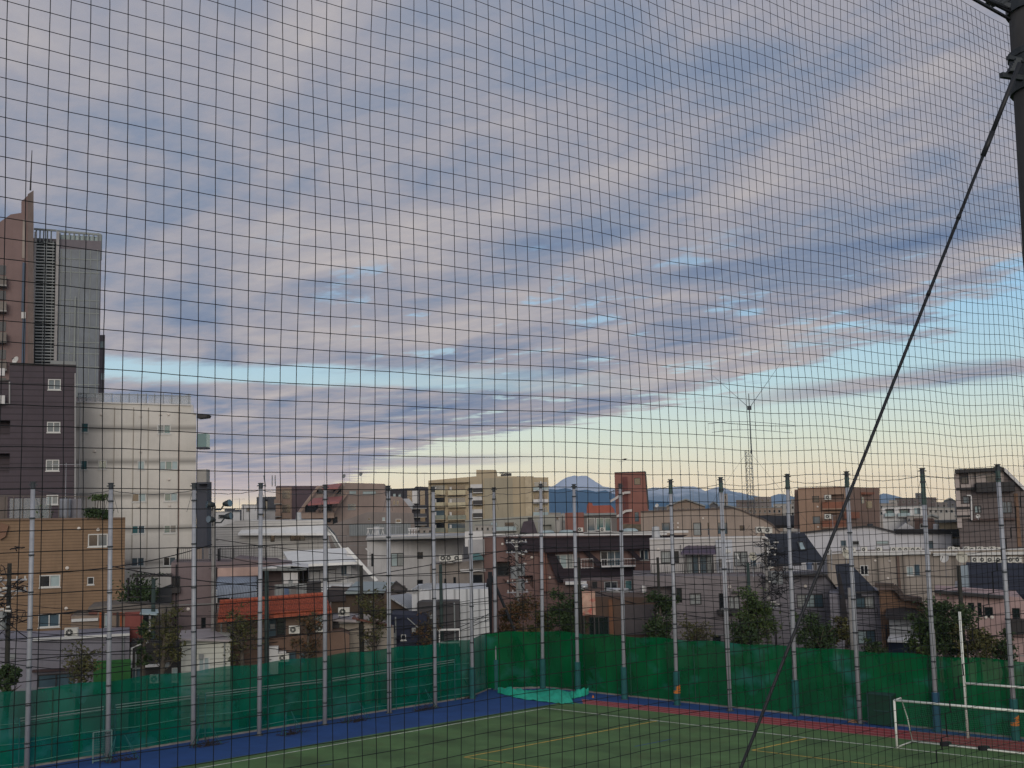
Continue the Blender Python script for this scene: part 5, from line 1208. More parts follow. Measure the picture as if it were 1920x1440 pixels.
tag(b.build('crow', mat('crow_black', (20, 20, 24), .7)), 'black crow perched by the antenna on the brick stair tower', 'bird')
F = Fac(1060, 170, 1160, 170)
e = bldg('glasshouse_block', 'grey penthouse with tall windows under an orange roof wall', F, [(1061, 963), (1094, 962), (1096, 964), (1156, 962)], 10, mat('penthouse_grey', (112, 106, 102), .85, .08, .4), [(1101, 971, 1116, 996, 'wb'), (1118, 971, 1132, 994, 'wt'), (1134, 971, 1146, 996, 'wt')])
part_box(F, (1060, 961, 1095, 999), 0, .2, mat('brick_tower', 0), e, 'brick_wing')
part_poly(F, [(1100, 962), (1101, 947), (1104, 941), (1110, 943), (1112, 948), (1145, 947), (1152, 955), (1153, 962)], -3, -.3, mat('orange_roof', (150, 86, 72), .8, .1, .4), e, 'orange_wall')
part_box(F, (1095, 962, 1156, 966), 0, .5, fr_g, e, 'eaves')
ac(1088, 998, 167, 'paired air conditioner on the ledge left of the penthouse windows', sc_=1.0); ac(1130, 998, 167, 'air conditioner on the ledge below the penthouse windows', sc_=1.0)
F2 = Fac(1165, 172, 1222, 172)
e = bldg('hedge_terrace', 'planted roof terrace wall at the foot of the brick stair tower', F2, [(1166, 983), (1221, 983)], 4, mat('moss_wall', (116, 104, 84), .9, .2, 1.5), cat='wall')
F2 = Fac(1040, 185, 1060, 185); bldg('beige_roof_house', 'small beige gabled roof house before the mountain', F2, [(1050, 966), (1056, 961), (1062, 966)], 6, conc, cat='house')
# ------------------------------------------------------------------ arched beige block
F = Fac(1200, 150, 1475, 142)
bg_ = mat('oatmeal', (152, 136, 122), .85, .07, .4, stain=.3)
e = bldg('arched_block', 'oatmeal block with an arched roof end and narrow brown doors', F, [(1201, 960), (1375, 953), (1390, 957), (1410, 966), (1432, 974), (1448, 984), (1462, 998), (1466, 1002), (1466, 1030)], 12, bg_,
   [(1241, 980, 1256, 999, 'db'), (1300, 980, 1315, 1004, 'dc'), (1327, 980, 1330, 1003, 'dd'), (1346, 980, 1352, 1001, 'db'), (1358, 980, 1364, 1001, 'db'), (1387, 985, 1396, 995, 'dd')])
b = MB(); pts = [(1201, 959.5), (1375, 952.5), (1390, 956.5), (1410, 965.5), (1432, 973.5), (1448, 983.5), (1462, 997.5)]
for p_, q_ in zip(pts, pts[1:]): b.bar(F.W(*F.sz(*p_), -.5), F.W(*F.sz(*q_), -.5), 1.4, .15)
b.build('roof_edge', mat('edge_brown', (92, 80, 74), .8), e); vents(F, [(1262, 981), (1262, 989), (1271, 981), (1271, 989), (1318, 972)], ventm, e)
ac(1425, 1000, 140, 'one of two small air conditioners by the arched roof end', sc_=1.2); ac(1440, 1001, 140, 'outermost small air conditioner by the arched roof end', sc_=1.2)
F2 = Fac(1400, 170, 1500, 170)
e = bldg('dark_long_roof', 'long low block with a black sloping roof beside the tan balcony block', F2, [(1412, 998), (1498, 998)], 8, pale, [(1455, 984, 1462, 990, 'gd')])
slab3('black_roof', [(1410, 984, 168), (1500, 985, 168), (1498, 966, 178), (1420, 967, 178)], .4, mat('black_roof', (40, 38, 40), .9, .1, .5), e)
# ------------------------------------------------------------------ white balcony house / mauve house
F = Fac(1218, 101, 1440, 97)
wg = mat('warm_white', (178, 175, 172), .85, .06, .6, stain=.25)
e = bldg('balcony_villa', 'pale flat roofed house with a purple arched canopy over its balcony door', F, [(1218, 1012), (1434, 1008), (1440, 1012), (1441, 1080)], 9, wg, [(1239, 1033, 1258, 1056, 'dc'), (1264, 1033, 1273, 1056, 'dd'), (1287, 1038, 1310, 1077, 'dcb'), (1312, 1038, 1338, 1077, 'dbc'), (1376, 1034, 1402, 1062, 'dcc'), (1407, 1036, 1418, 1062, 'gb')], coping=pale, cat='house')
part_box(F, (1343, 1012, 1374, 1076), 0, .12, mat('bluish_white', (178, 184, 192), .8), e, 'bright_panel')
cv = mat('purple_canopy', (74, 62, 82), .35, .08, 1, stain=.1)
b = MB(); 
for k in range(8):
    def cc(t, x): return F.W(*F.sz(x, 1023+t*15, .2), .05+1.5*math.sin(t*math.pi/2))
    t0, t1 = k/8, (k+1)/8; g = lambda t: 1290-15*t**.5
    b.face([cc(t0, g(t0)), cc(t0, 1341), cc(t1, 1341), cc(t1, g(t1))]); b.face([p_-Z*.04 for p_ in (cc(t1, g(t1)), cc(t1, 1341), cc(t0, 1341), cc(t0, g(t0)))])
b.build('arched_canopy', cv, e)
b = MB()
for x in (1276, 1292, 1308, 1324, 1341): 
    for k in range(8): b.bar(cc(k/8, x)+Z*.03, cc((k+1)/8, x)+Z*.03, .05)
for x in (1285, 1336): b.bar(F.W(*F.sz(x, 1040, 1.4), 1.4), F.W(*F.sz(x, 1077, 1.4), 1.4), .07)
b.build('canopy_ribs', fr_d, e)
part_box(F, (1205, 1076, 1432, 1080), 0, 1.7, mat('mauve_slab', (110, 102, 106), .8), e, 'balcony_floor'); railing(F, 1222, 1056, 1430, 1078, 1.6, fr_d, e, sp=.16); laundry(F, 1345, 1372, 1048, 1.2, e, 5)
vents(F, [(1234, 1030), (1369, 1034)], ventm, e); part_box(F, (1360, 1030, 1368, 1036), 0, .3, fr_w, e, 'lamp_box')
F = Fac(1190, 96, 1445, 94)
mv = mat('mauve_grey', (122, 115, 117), .85, .08, .6, stain=.35)
e = bldg('mauve_grey_house', 'large mauve grey house wall with framed windows under the balcony', F, [(1186, 1080), (1441, 1080), (1443, 1120)], 10, mv,
   [(1213, 1100, 1262, 1130, 'o', 1.6), (1268, 1102, 1279, 1130, 'dd'), (1293, 1112, 1315, 1134, 'dcc'), (1348, 1112, 1365, 1146, 'dd'), (1366, 1118, 1387, 1143, 'dcc'), (1404, 1118, 1421, 1130, 'db'), (1336, 1192, 1352, 1208, 'dd')], cat='house')
part_box(F, (1346, 1144, 1390, 1152), 0, .8, fr_d, e, 'flower_rail'); part_box(F, (1372, 1110, 1389, 1113), 0, .3, fr_d, e, 'shutter_box'); vents(F, [(1368, 1100)], ventm, e)
part_box(F, (1204, 1098, 1210, 1120), 0, .5, pale, e, 'white_pier'); part_box(F, (1200, 1117, 1234, 1122), 0, 2, greyw, e, 'carport_roof')
dish(1381, 1043, 94, .28, 'white dish turned sideways on the balcony of the pale house', az=1.1, base=1.6); dish(1411, 1044, 94, .33, 'cream dish facing the camera on the balcony of the pale house', mat('dish_cream', (180, 178, 160), .5), az=.2, base=1.6)
# ------------------------------------------------------------------ slate gambrel houses
nav = mat('slate_navy', (36, 42, 54), .8, .1, 1.0, 'roof', pitch=.45, stain=.15)
F = Fac(1445, 98, 1560, 100)
e = bldg('gambrel_house', 'lavender grey house with a steep slate navy roof and skylight', F, [(1442, 1082), (1550, 1078), (1572, 1110), (1575, 1170)], 9, lilac, [(1494, 1114, 1544, 1140, 'dcfb')], cat='house')
slab3('slate_roof', [(1440, 1056, 98), (1546, 1052, 98), (1508, 999, 105), (1434, 1001, 105)], .3, nav, e)
b = MB(); cs = [P(1498, 1024, 101.0), P(1505, 1022, 101.0)]
def sky_(x, y): # point on roof plane
    t = (1054-y)/54.; return P(x, y, lerp(98, 105, t))
c4 = [sky_(1500, 1034), sky_(1511, 1033), sky_(1505, 1018), sky_(1495, 1019)]; b.hexa([p_+Vector((0, .1, 0)) for p_ in c4], [p_+Vector((0, -.12, .1)) for p_ in c4]); o = b.build('skylight', gl_f, e)
b = MB()
for p_, q_ in zip(c4, c4[1:]+c4[:1]): b.bar(p_+Vector((0, -.14, .12)), q_+Vector((0, -.14, .12)), .1)
b.build('skylight_frame', fr_d, o)
railing(F, 1455, 1058, 1544, 1076, 1.4, fr_d, e, sp=.18); laundry(F, 1500, 1540, 1055, 1.0, e, 9); part_box(F, (1442, 1077, 1552, 1080), 0, 1.5, fr_d, e, 'balcony_floor')
b = MB(); b.bar(F.W(*F.sz(1548, 1077), .2), F.W(*F.sz(1574, 1112), .2), .15); b.build('bargeboard', fr_d, e); vents(F, [(1510, 1099)], ventm, e)
F = Fac(1560, 92, 1660, 92)
e = bldg('gambrel_annex', 'narrow lilac house with a slate navy gambrel roof next to the long lilac gable', F, [(1555, 1112), (1648, 1112), (1670, 1150), (1668, 1220)], 8, lilac, [(1604, 1118, 1640, 1142, 'dbc'), (1608, 1181, 1642, 1208, 'dfb')], cat='house')
slab3('slate_roof', [(1574, 1116, 91.5), (1648, 1112, 91.5), (1594, 1056, 98), (1566, 1058, 98)], .3, nav, e)
b = MB(); b.bar(F.W(*F.sz(1646, 1111), .2), F.W(*F.sz(1672, 1156), .2), .15); b.bar(F.W(*F.sz(1602, 1111), .2), F.W(*F.sz(1648, 1109), .2), .15); b.build('bargeboard', fr_d, e)
railing(F, 1602, 1140, 1645, 1151, .6, fr_d, e, sp=.2)
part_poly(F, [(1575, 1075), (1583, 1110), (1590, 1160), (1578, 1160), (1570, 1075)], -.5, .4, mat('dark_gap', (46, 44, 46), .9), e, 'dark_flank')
F = Fac(1530, 95, 1580, 95)
# brown cottage roofs + orange wall
F = Fac(1640, 90, 1740, 90)
e = bldg('orange_cottage', 'small orange walled cottage with a curved brown roof', F, [(1648, 1106), (1676, 1106), (1692, 1124), (1730, 1128), (1736, 1170)], 6, mat('ochre_wall', (118, 88, 66), .85, .12, .9), cat='house')
b = MB(); pts = [(1640, 1096), (1676, 1098), (1684, 1106), (1694, 1120), (1704, 1121), (1728, 1124)]
for p_, q_ in zip(pts, pts[1:]): b.bar(F.W(*F.sz(*p_), .3), F.W(*F.sz(*q_), .3), .9, .35)
b.build('curved_roof', mat('brown_tile', (78, 66, 60), .85, .1, 1), e)
slab3('dark_lean_roof', [(1660, 1155, 87), (1722, 1158, 87), (1715, 1128, 91), (1662, 1136, 91)], .2, mat('dark_tile', (52, 48, 50), .9), e)
part_box(F, (1668, 1158, 1722, 1200), 0, 1.2, mat('white_clap', (166, 172, 178), .8, .06, .8, 'siding', pitch=.5), e, 'white_wall')
slab3('white_awning', [(1664, 1200, 84), (1724, 1202, 84), (1718, 1192, 87), (1668, 1190, 87)], .15, pale, e)
part_box(Fac(1660, 84.5, 1720, 84.5), (1666, 1202, 1716, 1232), -1, 0, mat('navy_tarp', (36, 46, 66), .8), e, 'dark_blue_shed')
# ------------------------------------------------------------------ long block with air conditioners
F = Fac(1570, 128, 1930, 124)
lg = mat('long_grey', (152, 142, 130), .85, .07, .4, 'corr', pitch=1.8, stain=.45)
e = bldg('long_block', 'long weathered beige block carrying rows of air conditioners', F, [(1550, 1040), (1600, 1036), (1930, 1030)], 9, lg, [(1613, 1060, 1628, 1078, 'wdd'), (1700, 1062, 1713, 1079, 'wf'), (1714, 1058, 1725, 1079, 'gb')], coping=pale)
part_box(F, (1595, 1036, 1745, 1041), 0, .5, fr_w, e, 'ledge'); part_box(F, (1750, 1036, 1925, 1041), 0, .6, fr_w, e, 'ledge')
for x in (1683,): part_box(F, (x, 1042, x+5, 1110), 0, .3, mat('pipe_rust', (104, 84, 74), .8), e, 'downpipe')
vents(F, [(1641, 1051), (1668, 1052), (1665, 1084)], ventm, e)
F2 = Fac(1560, 137, 1790, 134)
e = bldg('penthouse_row', 'bluish white penthouse row with a low gable and dark fascia', F2, [(1480, 1002), (1560, 993), (1620, 988), (1636, 988), (1680, 998), (1785, 998), (1786, 1040)], 7, mat('penthouse_white', (184, 186, 192), .8, .05, .5, stain=.2), [(1576, 1013, 1587, 1024, 'gb'), (1598, 1014, 1611, 1022, 'gd'), (1643, 1014, 1666, 1020, 'gf'), (1740, 1014, 1750, 1032, 'db')])
b = MB(); pts = [(1500, 999), (1560, 993), (1620, 987), (1636, 987), (1682, 998)]
for p_, q_ in zip(pts, pts[1:]): b.bar(F2.W(*F2.sz(*p_), .1), F2.W(*F2.sz(*q_), .1), .6, .18)
b.build('roof_edge', fr_d, e); part_poly(F2, [(1680, 993), (1778, 993), (1786, 1001), (1680, 1001)], -5, .5, mat('black_roof', 0), e, 'dark_fascia')
n_ac = ['first', 'second', 'third', 'fourth', 'fifth', 'sixth', 'seventh', 'eighth', 'ninth', 'tenth', 'eleventh', 'twelfth']
for i, x in enumerate((1584, 1598, 1620, 1648, 1676, 1688, 1699, 1712, 1722)): ac(x, 1036, 127.5, n_ac[i]+' air conditioner, counted from the slate roof, on the ledge below the bluish penthouse', 'row of air conditioners below the penthouse', .85)
for i, x in enumerate((1783, 1793, 1812, 1823, 1837, 1847, 1860, 1870, 1888, 1903, 1915)): ac(x, 1035+(i % 2), 126.5, n_ac[i]+' air conditioner, counted from the cream bay, on the ledge above the navy roof', 'row of air conditioners above the navy roof', .85)
for i, x in enumerate((1828, 1842, 1856, 1872, 1895, 1908)): ac(x, 1056, 118, n_ac[i]+' air conditioner in the low row standing right behind the navy roof', 'low row of air conditioners behind the navy roof', .95)
slab3('x', [(1,1,1)]*3, .1, pale) if False else None
# tan balcony apartments
F = Fac(1496, 162, 1590, 156)
ta = mat('apricot_tile', (150, 120, 98), .85, .07, .5, stain=.2)
e = bldg('apricot_apartments', 'apricot tiled apartment block with central balconies and two wings', F, [(1496, 917), (1543, 915), (1590, 914), (1590, 990)], 10, ta, [(1523, 930, 1536, 942, 'dd'), (1524, 968, 1538, 982, 'db'), (1546, 927, 1583, 941, 'o', 1.5, 'db'), (1546, 962, 1583, 976, 'o', 1.5, 'db')], coping=mat('coping_brown', (110, 80, 66), .8))
for y in (941, 976): balcony(F, 1542, y, 1586, y+12, .9, mat('balcony_rust', (138, 84, 62), .8), e, ta)
vents(F, [(1533, 950), (1534, 988)], ventm, e)
FS = Fac(1590, F.W(F.sz(1590, 975)[0], 0).y-.3, 1650, 168, True)
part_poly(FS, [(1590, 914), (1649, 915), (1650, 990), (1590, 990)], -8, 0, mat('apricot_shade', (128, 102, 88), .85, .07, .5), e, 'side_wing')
for r, c in (((1625, 940, 1635, 953), gl_d), ((1627, 982, 1637, 990), gl_d), ((1616, 932, 1620, 944), gl_b)): part_box(FS, r, 0, .08, c, e, 'window')
part_box(FS, (1622, 923, 1640, 927), 0, .6, mat('balcony_rust', 0), e, 'canopy'); part_box(FS, (1590, 960, 1612, 972), 0, .5, mat('balcony_rust', 0), e, 'balcony')
ac(1552, 938, 159, 'air conditioner on the upper balcony of the apricot apartments', sc_=1.1); ac(1552, 974, 159, 'air conditioner on the lower balcony of the apricot apartments', sc_=1.1)
# big grey-white block at top right
F = Fac(1790, 128, 1960, 122)
e = bldg('grey_corner_block', 'large block with white panelled bays, dark balconies and a sloping roof side', F, [(1791, 884), (1880, 880), (1920, 918), (1975, 960)], 10, mat('panel_grey', (104, 94, 92), .85, .06, .5, 'siding', pitch=.6), [(1802, 893, 1815, 907, 'dd'), (1827, 948, 1840, 962, 'dfc'), (1879, 940, 1898, 962, 'dbb'), (1805, 930, 1818, 944, 'db')])
wp = mat('white_panel', (168, 156, 150), .8, .05, .8, 'corr', pitch=1.4)
part_box(F, (1792, 888, 1801, 990), 0, .25, wp, e, 'white_bay'); part_box(F, (1801, 908, 1827, 914), 0, .25, wp, e, 'white_bay'); part_box(F, (1816, 886, 1827, 908), 0, .25, wp, e, 'white_bay'); part_box(F, (1794, 945, 1819, 972), 0, .3, wp, e, 'white_bay')
part_box(F, (1793, 914, 1829, 919), 0, .35, fr_d, e, 'dark_band'); part_box(F, (1794, 950, 1819, 955), .3, .36, fr_d, e, 'dark_band'); part_box(F, (1794, 966, 1819, 970), .3, .36, fr_d, e, 'dark_band')
part_box(F, (1830, 884, 1882, 904), 0, .1, wp, e, 'balcony_wall'); part_box(F, (1849, 891, 1868, 903), .1, .16, gl_d, e, 'balcony_window')
balcony(F, 1830, 904, 1902, 919, 1.2, fr_d, e, fr_d); part_poly(F, [(1790, 880), (1882, 876), (1884, 882), (1790, 887)], 0, 1.3, fr_d, e, 'eaves')
b = MB(); b.bar(F.W(*F.sz(1882, 879), .3), F.W(*F.sz(1922, 918), .3), .5, .3); b.build('sloping_verge', pale, e)
b = MB(); b.bar(F.W(*F.sz(1821, 930), .5), F.W(*F.sz(1822, 975), .5), .12); b.bar(F.W(*F.sz(1812, 929), .5), F.W(*F.sz(1821, 929), .5), .12); b.build('downpipe', pale, e)
part_box(F, (1905, 925, 1912, 1025), 0, .15, mat('rust_pipework', (122, 90, 66), .7, .2, 2, 'corr', pitch=.8), e, 'pipe_duct'); part_box(F, (1822, 972, 1905, 976), 0, .5, mat('brown_ledge', (84, 66, 60), .8), e, 'ledge')
dish(1834, 968, 122, .22, 'small white dish on the wall of the grey corner block'); 
F2 = Fac(1760, 140, 1870, 138)
e = bldg('cream_bay_block', 'small cream block with pale panels in front of the grey corner block', F2, [(1755, 980), (1800, 979), (1866, 979), (1870, 1030)], 6, mat('cream_yellow', (176, 158, 122), .85, .06, .5), [(1790, 995, 1799, 1006, 'wf')])
part_box(F2, (1752, 974, 1866, 979), -1, .5, fr_g, e, 'roof_edge'); part_box(F2, (1775, 992, 1798, 1006), 0, .4, fr_d, e, 'dark_recess'); part_box(F2, (1786, 1010, 1840, 1022), 0, .5, greyw, e, 'grey_ledge')
# small brown + white roofs middle right
F2 = Fac(1700, 155, 1770, 155)
e = bldg('brown_gable_house', 'little brown house with a sloping gable edge among the roofs', F2, [(1714, 972), (1750, 972), (1768, 992), (1768, 1000)], 6, mat('dull_brown', (104, 80, 70), .85), [(1725, 982, 1731, 990, 'wd')], cat='house')
F2 = Fac(1660, 165, 1715, 165); e = bldg('low_gable_roof', 'low pale gabled roof with a chequered eaves line', F2, [(1684, 992), (1698, 981), (1714, 990), (1716, 996)], 6, pale, cat='house')
F2 = Fac(1650, 210, 1736, 210)
e = bldg('white_apartments', 'far white apartment house with green grey balconies', F2, [(1654, 951), (1735, 949)], 8, pale, [(1660, 954, 1677, 964, 'o', 1, 'gt'), (1685, 954, 1706, 964, 'o', 1, 'gt'), (1714, 952, 1726, 964, 'gfb')], coping=fr_g)
balcony(F2, 1659, 962, 1678, 968, .8, gl_f, e); balcony(F2, 1684, 962, 1707, 968, .8, gl_f, e)
# house with navy roof and pink walls at right edge
F = Fac(1755, 84, 1935, 80)
pkw = mat('pink_render', (164, 136, 132), .85, .07, .6, stain=.3)
e = bldg('pink_house', 'dusty pink house with small dark windows and a balcony at the frame edge', F, [(1752, 1108), (1800, 1112), (1915, 1120), (1935, 1150)], 7, pkw, [(1815, 1130, 1827, 1147, 'dd'), (1833, 1130, 1841, 1156, 'dd'), (1846, 1138, 1862, 1158, 'dd'), (1898, 1140, 1913, 1166, 'dd')], cat='house')
b = MB(); b.bar(F.W(*F.sz(1752, 1108), .4), F.W(*F.sz(1885, 1119), .4), .9, .2); b.build('eaves', fr_d, e); part_box(F, (1896, 1162, 1930, 1190), 0, 1.0, fr_d, e, 'balcony'); vents(F, [(1848, 1157), (1860, 1157)], ventm, e)
F = Fac(1790, 96, 1960, 92)
e = bldg('navy_roof_house', 'house mostly hidden by its large dark navy roof', F, [(1790, 1100), (1960, 1100)], 8, greyw, cat='house')
slab3('navy_roof', [(1800, 1104, 94.5), (1950, 1118, 90.5), (1930, 1056, 100), (1812, 1054, 102)], .3, mat('navy_roof', (30, 36, 54), .8, .1, 1, 'roof', pitch=.5, stain=.15), e)
part_box(Fac(1800, 94, 1830, 94), (1802, 1060, 1817, 1108), -.2, 0, mat('pale_blue_duct', (128, 146, 158), .6, .06, 1, 'corr', pitch=.6), e, 'pale_duct')
b = MB(); b.tube([P(1839, 1108, 93), P(1839, 1103, 93)], .2, 10); b.build('roof_vent', galv, e)
dish(1772, 1047, 112, .44, 'white round antenna turned away, beside its twin above the navy roof', az=-.9, base=1.8); dish(1803, 1046, 112, .54, 'large cream round antenna facing the field above the navy roof', mat('dish_cream', 0), az=-.1, base=2.2)
dish(1587, 1040, 110, .43, 'pale round antenna in front of the row of air conditioners', mat('dish_cream', 0), az=.2, base=2); dish(1558, 1036, 110, .25, 'small white antenna turned sideways by the thick guy wire', az=-1.2, base=1.6)
# ------------------------------------------------------------------ far houses behind
far_cols = [(150, 142, 134), (120, 112, 108), (104, 92, 88), (138, 120, 104), (96, 96, 100), (158, 154, 146)]
def far(x0, x1, yt, Y, ci, label, roof=None, group='distant houses and flats'):
    F = Fac(x0, Y, x1, Y*.98); xm = (x0+x1)/2; m = mat('far_wall_%s' % 'abcdef'[ci], far_cols[ci], .85, .08, .2)
    top = [(x0, yt), (x1, yt)] if not roof else [(x0, yt+roof), (xm, yt), (x1, yt+roof)]
    wins = []; n = max(1, int((x1-x0)/9)); 
    for k in range(n):
        for j in range(max(1, min(3, int((978-yt)/14)))):
            xa = lerp(x0, x1, (k+.25)/n); wins.append((xa, yt+(roof or 0)+4+12*j, xa+(x1-x0)/n*.42, yt+(roof or 0)+9+12*j, 'gd'))
    e = bldg('distant_building', label, F, top, 9, m, wins, group=group, coping=None if roof else fr_g)
    if roof:
        b = MB(); q = [F.W(*F.sz(x0-1, yt+roof), .3), F.W(*F.sz(xm, yt-1), .3), F.W(*F.sz(x1+1, yt+roof), .3)]
        b.bar(q[0], q[1], .5, .25); b.bar(q[1], q[2], .5, .25); b.build('verge', fr_g, e)
    return e
far(1250, 1322, 937, 230, 3, 'cream house with a steep gable and finial below the mountains', 12)
far(1330, 1346, 942, 260, 4, 'small dark gabled roof behind the fence post, before the mountain foot', 5)
far(1340, 1380, 948, 280, 4, 'low dark roof ridge right of the small gabled roof', 3)
far(1357, 1364, 926, 480, 0, 'thin pale tower standing against the mountains')
far(1380, 1416, 938, 420, 2, 'far brown flats left of the lattice mast'); far(1414, 1446, 932, 430, 1, 'taller far grey flats right of the lattice mast')
far(1376, 1466, 952, 250, 3, 'long low tan house with a row of small windows below the lattice mast'); far(1450, 1492, 945, 330, 5, 'pale low block left of the apricot apartments')
far(1483, 1492, 936, 500, 0, 'slim far tower before the low mountains, beside the apricot apartments')
far(1225, 1252, 951, 250, 4, 'dark low roof with a small round dish below the mountains'); dish(1232, 948, 245, .4, 'small round dish on the dark low roof below the mountains', base=1.5)
far(1678, 1722, 934, 430, 2, 'far reddish flats with stacked balconies'); far(1716, 1732, 925, 440, 4, 'taller dark stair tower of the far flats')
far(1730, 1756, 933, 440, 2, 'far flats right of the tall fence post with the green top'); far(1754, 1776, 942, 400, 1, 'grey low flats between the far flats and the grey corner block')
far(1770, 1792, 934, 460, 4, 'dark peaked house beside the grey corner block', 6); far(1648, 1680, 944, 380, 0, 'pale low roofs just right of the apricot apartments')
far(1740, 1790, 952, 260, 5, 'pale cluttered roofs below the far reddish flats'); far(1666, 1682, 938, 420, 5, 'small white house left of the far reddish flats')
far(1700, 1740, 968, 200, 0, 'pale flat roof in front of the far white apartment house'); far(1735, 1760, 966, 190, 5, 'white roof shed near the top of the green fence post', 4)
far(1028, 1052, 962, 260, 0, 'small cream house at the foot of the blue mountain'); far(1040, 1062, 966, 240, 5, 'low white house beside the brick wing'); far(1206, 1232, 958, 220, 3, 'low tan roof beside the brick stair tower')
far(770, 812, 990, 200, 0, 'pale grey roof below the dark apartments'); far(890, 930, 985, 200, 5, 'pale roof below the straw apartments'); far(1120, 1180, 975, 190, 1, 'grey roof wall below the brick stair tower')
far(690, 740, 985, 200, 1, 'grey wall right of the taupe block'); far(1790, 1830, 968, 150, 5, 'white roof clutter before the grey corner block')
rndf = random.Random(11)
for k in range(46):      # the city going on behind
    x = rndf.uniform(-100, 2000); Y = rndf.uniform(330, 900)
    if 1030 < x < 1500 and Y < 420: continue
    wd = rndf.uniform(10, 22)/Y*FPX; zt = rndf.uniform(6.5, 10.5); q = P(x, 900, Y); yt = 975-.0244*(x-960)+ (HC-zt)/Y*FPX
    far(x-wd/2, x+wd/2, yt, Y, rndf.randrange(6), 'plain low house lost in the crowd of far roofs', None if rndf.random() < .5 else (3/Y*FPX), 'crowd of far roofs')
# ------------------------------------------------------------------ poles and masts
upole(401, 948, 76, 'round concrete pole with two floodlights facing apart beyond the mauve house', r=.17, arms=(), name='light_pole')

fl = mat('flood_housing', (44, 52, 54), .5)
for i, (x, y, az, l) in enumerate(((394, 946, -1.0, 'round floodlight turned away at the head of the concrete light pole'), (426, 944, 1.1, 'round floodlight on its bent arm at the head of the concrete light pole'), (396, 974, -.6, 'lower round floodlight facing the field on the concrete light pole'), (428, 968, 1.2, 'lower floodlight on a bent arm of the concrete light pole'))):
    c = P(x, y, 75.8); hub = P(401, y+12, 76); ax = Vector((math.sin(az), -math.cos(az), .1)).normalized(); e = empty('floodlight', c, l, 'floodlight', 'floodlights of the concrete light pole')
    b = MB(); b.tube([c-ax*.3, c-ax*.12, c+ax*.22], .12, 14, r1=.24); b.build('housing', fl, e, True); b = MB(); b.tube([c+ax*.221, c+ax*.235], .22, 14); b.build('lens', gl_b, e)
    b = MB(); b.tube([hub, hub+(c-hub)*.5-Z*.2, c-ax*.2], .05, 6); b.build('arm', fl, e)
ep = upole(18, 1056, 64, 'dark utility pole with transformers by the frame edge, before the tan house', wood, .15, (.9, 1.5), ((3.0, -.35), (5.9, .1)))
clutter(ep, 14, 1130, 63.8, 24, 60, 30, 6)
upole(677, 1060, 80, 'dark wooden pole before the white gable house', wood, .16, (), name='wooden_pole'); upole(500, 1070, 75, 'dark pole crossing the terracotta roof', mat('pole_green', (44, 62, 58), .8), .16, (), name='wooden_pole')
upole(826, 1058, 84, 'dark pole before the dark box-shaped shed', mat('pole_green', 0), .15, (), name='wooden_pole'); upole(288, 1085, 76, 'slim dark green pole under the pergola terrace', mat('pole_green', 0), .16, (), name='wooden_pole')
upole(1085, 1045, 88, 'dark slim pole before the maroon sunrooms', wood, .13, (), name='wooden_pole'); upole(1233, 1045, 88, 'dark pole in front of the purple canopy house', wood, .13, (), name='wooden_pole'); upole(1402, 1055, 86, 'dark pole under the two dishes of the pale house', mat('pole_green', 0), .15, (), name='wooden_pole')
upole(1797, 1060, 82, 'dark pole before the navy roof and the pink house', wood, .18, (), name='wooden_pole'); upole(1592, 1102, 80, 'pale pole beside the narrow lilac house', upm, .14, (), name='wooden_pole')
e = upole(968, 1012, 96, 'cluttered utility pole with stacked transformers before the maroon stairs', upm, .16, (.2, 1.0, 3.4, 4.2), ((2.4, .35), (2.6, -.25), (3.6, .3)))
clutter(e, 968, 1050, 96, 16, 60, 36, 3)
e = upole(1434, 1010, 94, 'cluttered utility pole with a grey transformer before the slate roof', upm, .15, (.6, 1.2, 1.9, 5.4), ((3.0, .5), (3.1, 1.1)))
clutter(e, 1445, 1040, 94, 34, 46, 46, 1); clutter(e, 1448, 1115, 93.5, 14, 50, 22, 2)
upole(1750, 1180, 72, 'pale slim lamp pole by the dense bushes', upm, .1, (), name='lamp_pole')
# black braced pole at the corner
p = G(918, 1287)+nR*1.2; e = empty('braced_pole', p, 'black pole with two slanting struts behind the field corner', 'pole'); t = P(919, 1072, p.y)
for nm, x0, y0_, x1, y1_ in (('shaft', 918, 1287, 919, 1072), ('strut', 895, 1230, 916, 1085), ('strut', 960, 1170, 921, 1080)):
    b = MB(); a = P(x0, y0_, p.y); c = P(x1, y1_, p.y); a = a+(a-c)*0.0
    if nm != 'shaft': a = a+(a-c).normalized()*((a.z)/max(.1, (c-a).normalized().z))
    else: a.z = 0
    b.tube([a, c], .16 if nm == 'shaft' else .11, 8); b.build(nm, mat('black_steel', (30, 34, 40), .7), e)
for x, y0_, y1_, Y, l in ((449, 934, 958, 140, 'small television antenna on the white roof beyond the floodlights'), (742, 985, 1003, 124, 'small television antenna on the flat roof of the grey block'), (1010, 975, 998, 117, 'television antenna on the long roof edge, before the straw apartments'),
        (1330, 990, 1010, 100, 'television antenna on the roof of the pale balcony house'), (1562, 965, 990, 137, 'television antenna on the bluish penthouse roof beside the guy wire'), (1705, 965, 988, 150, 'television antenna among the roofs before the far white apartment house'),
        (820, 1075, 1098, 93, 'television antenna on the ribbed roof of the white warehouse'), (652, 1075, 1092, 100, 'television antenna on the pale teal hip roof'), (1300, 918, 938, 230, 'thin antenna beside the cream gabled house below the mountains'), (1690, 918, 936, 420, 'thin antenna on the far reddish flats')):
    tv_antenna(x, y0_, y1_, Y, l, 1.2, 7)
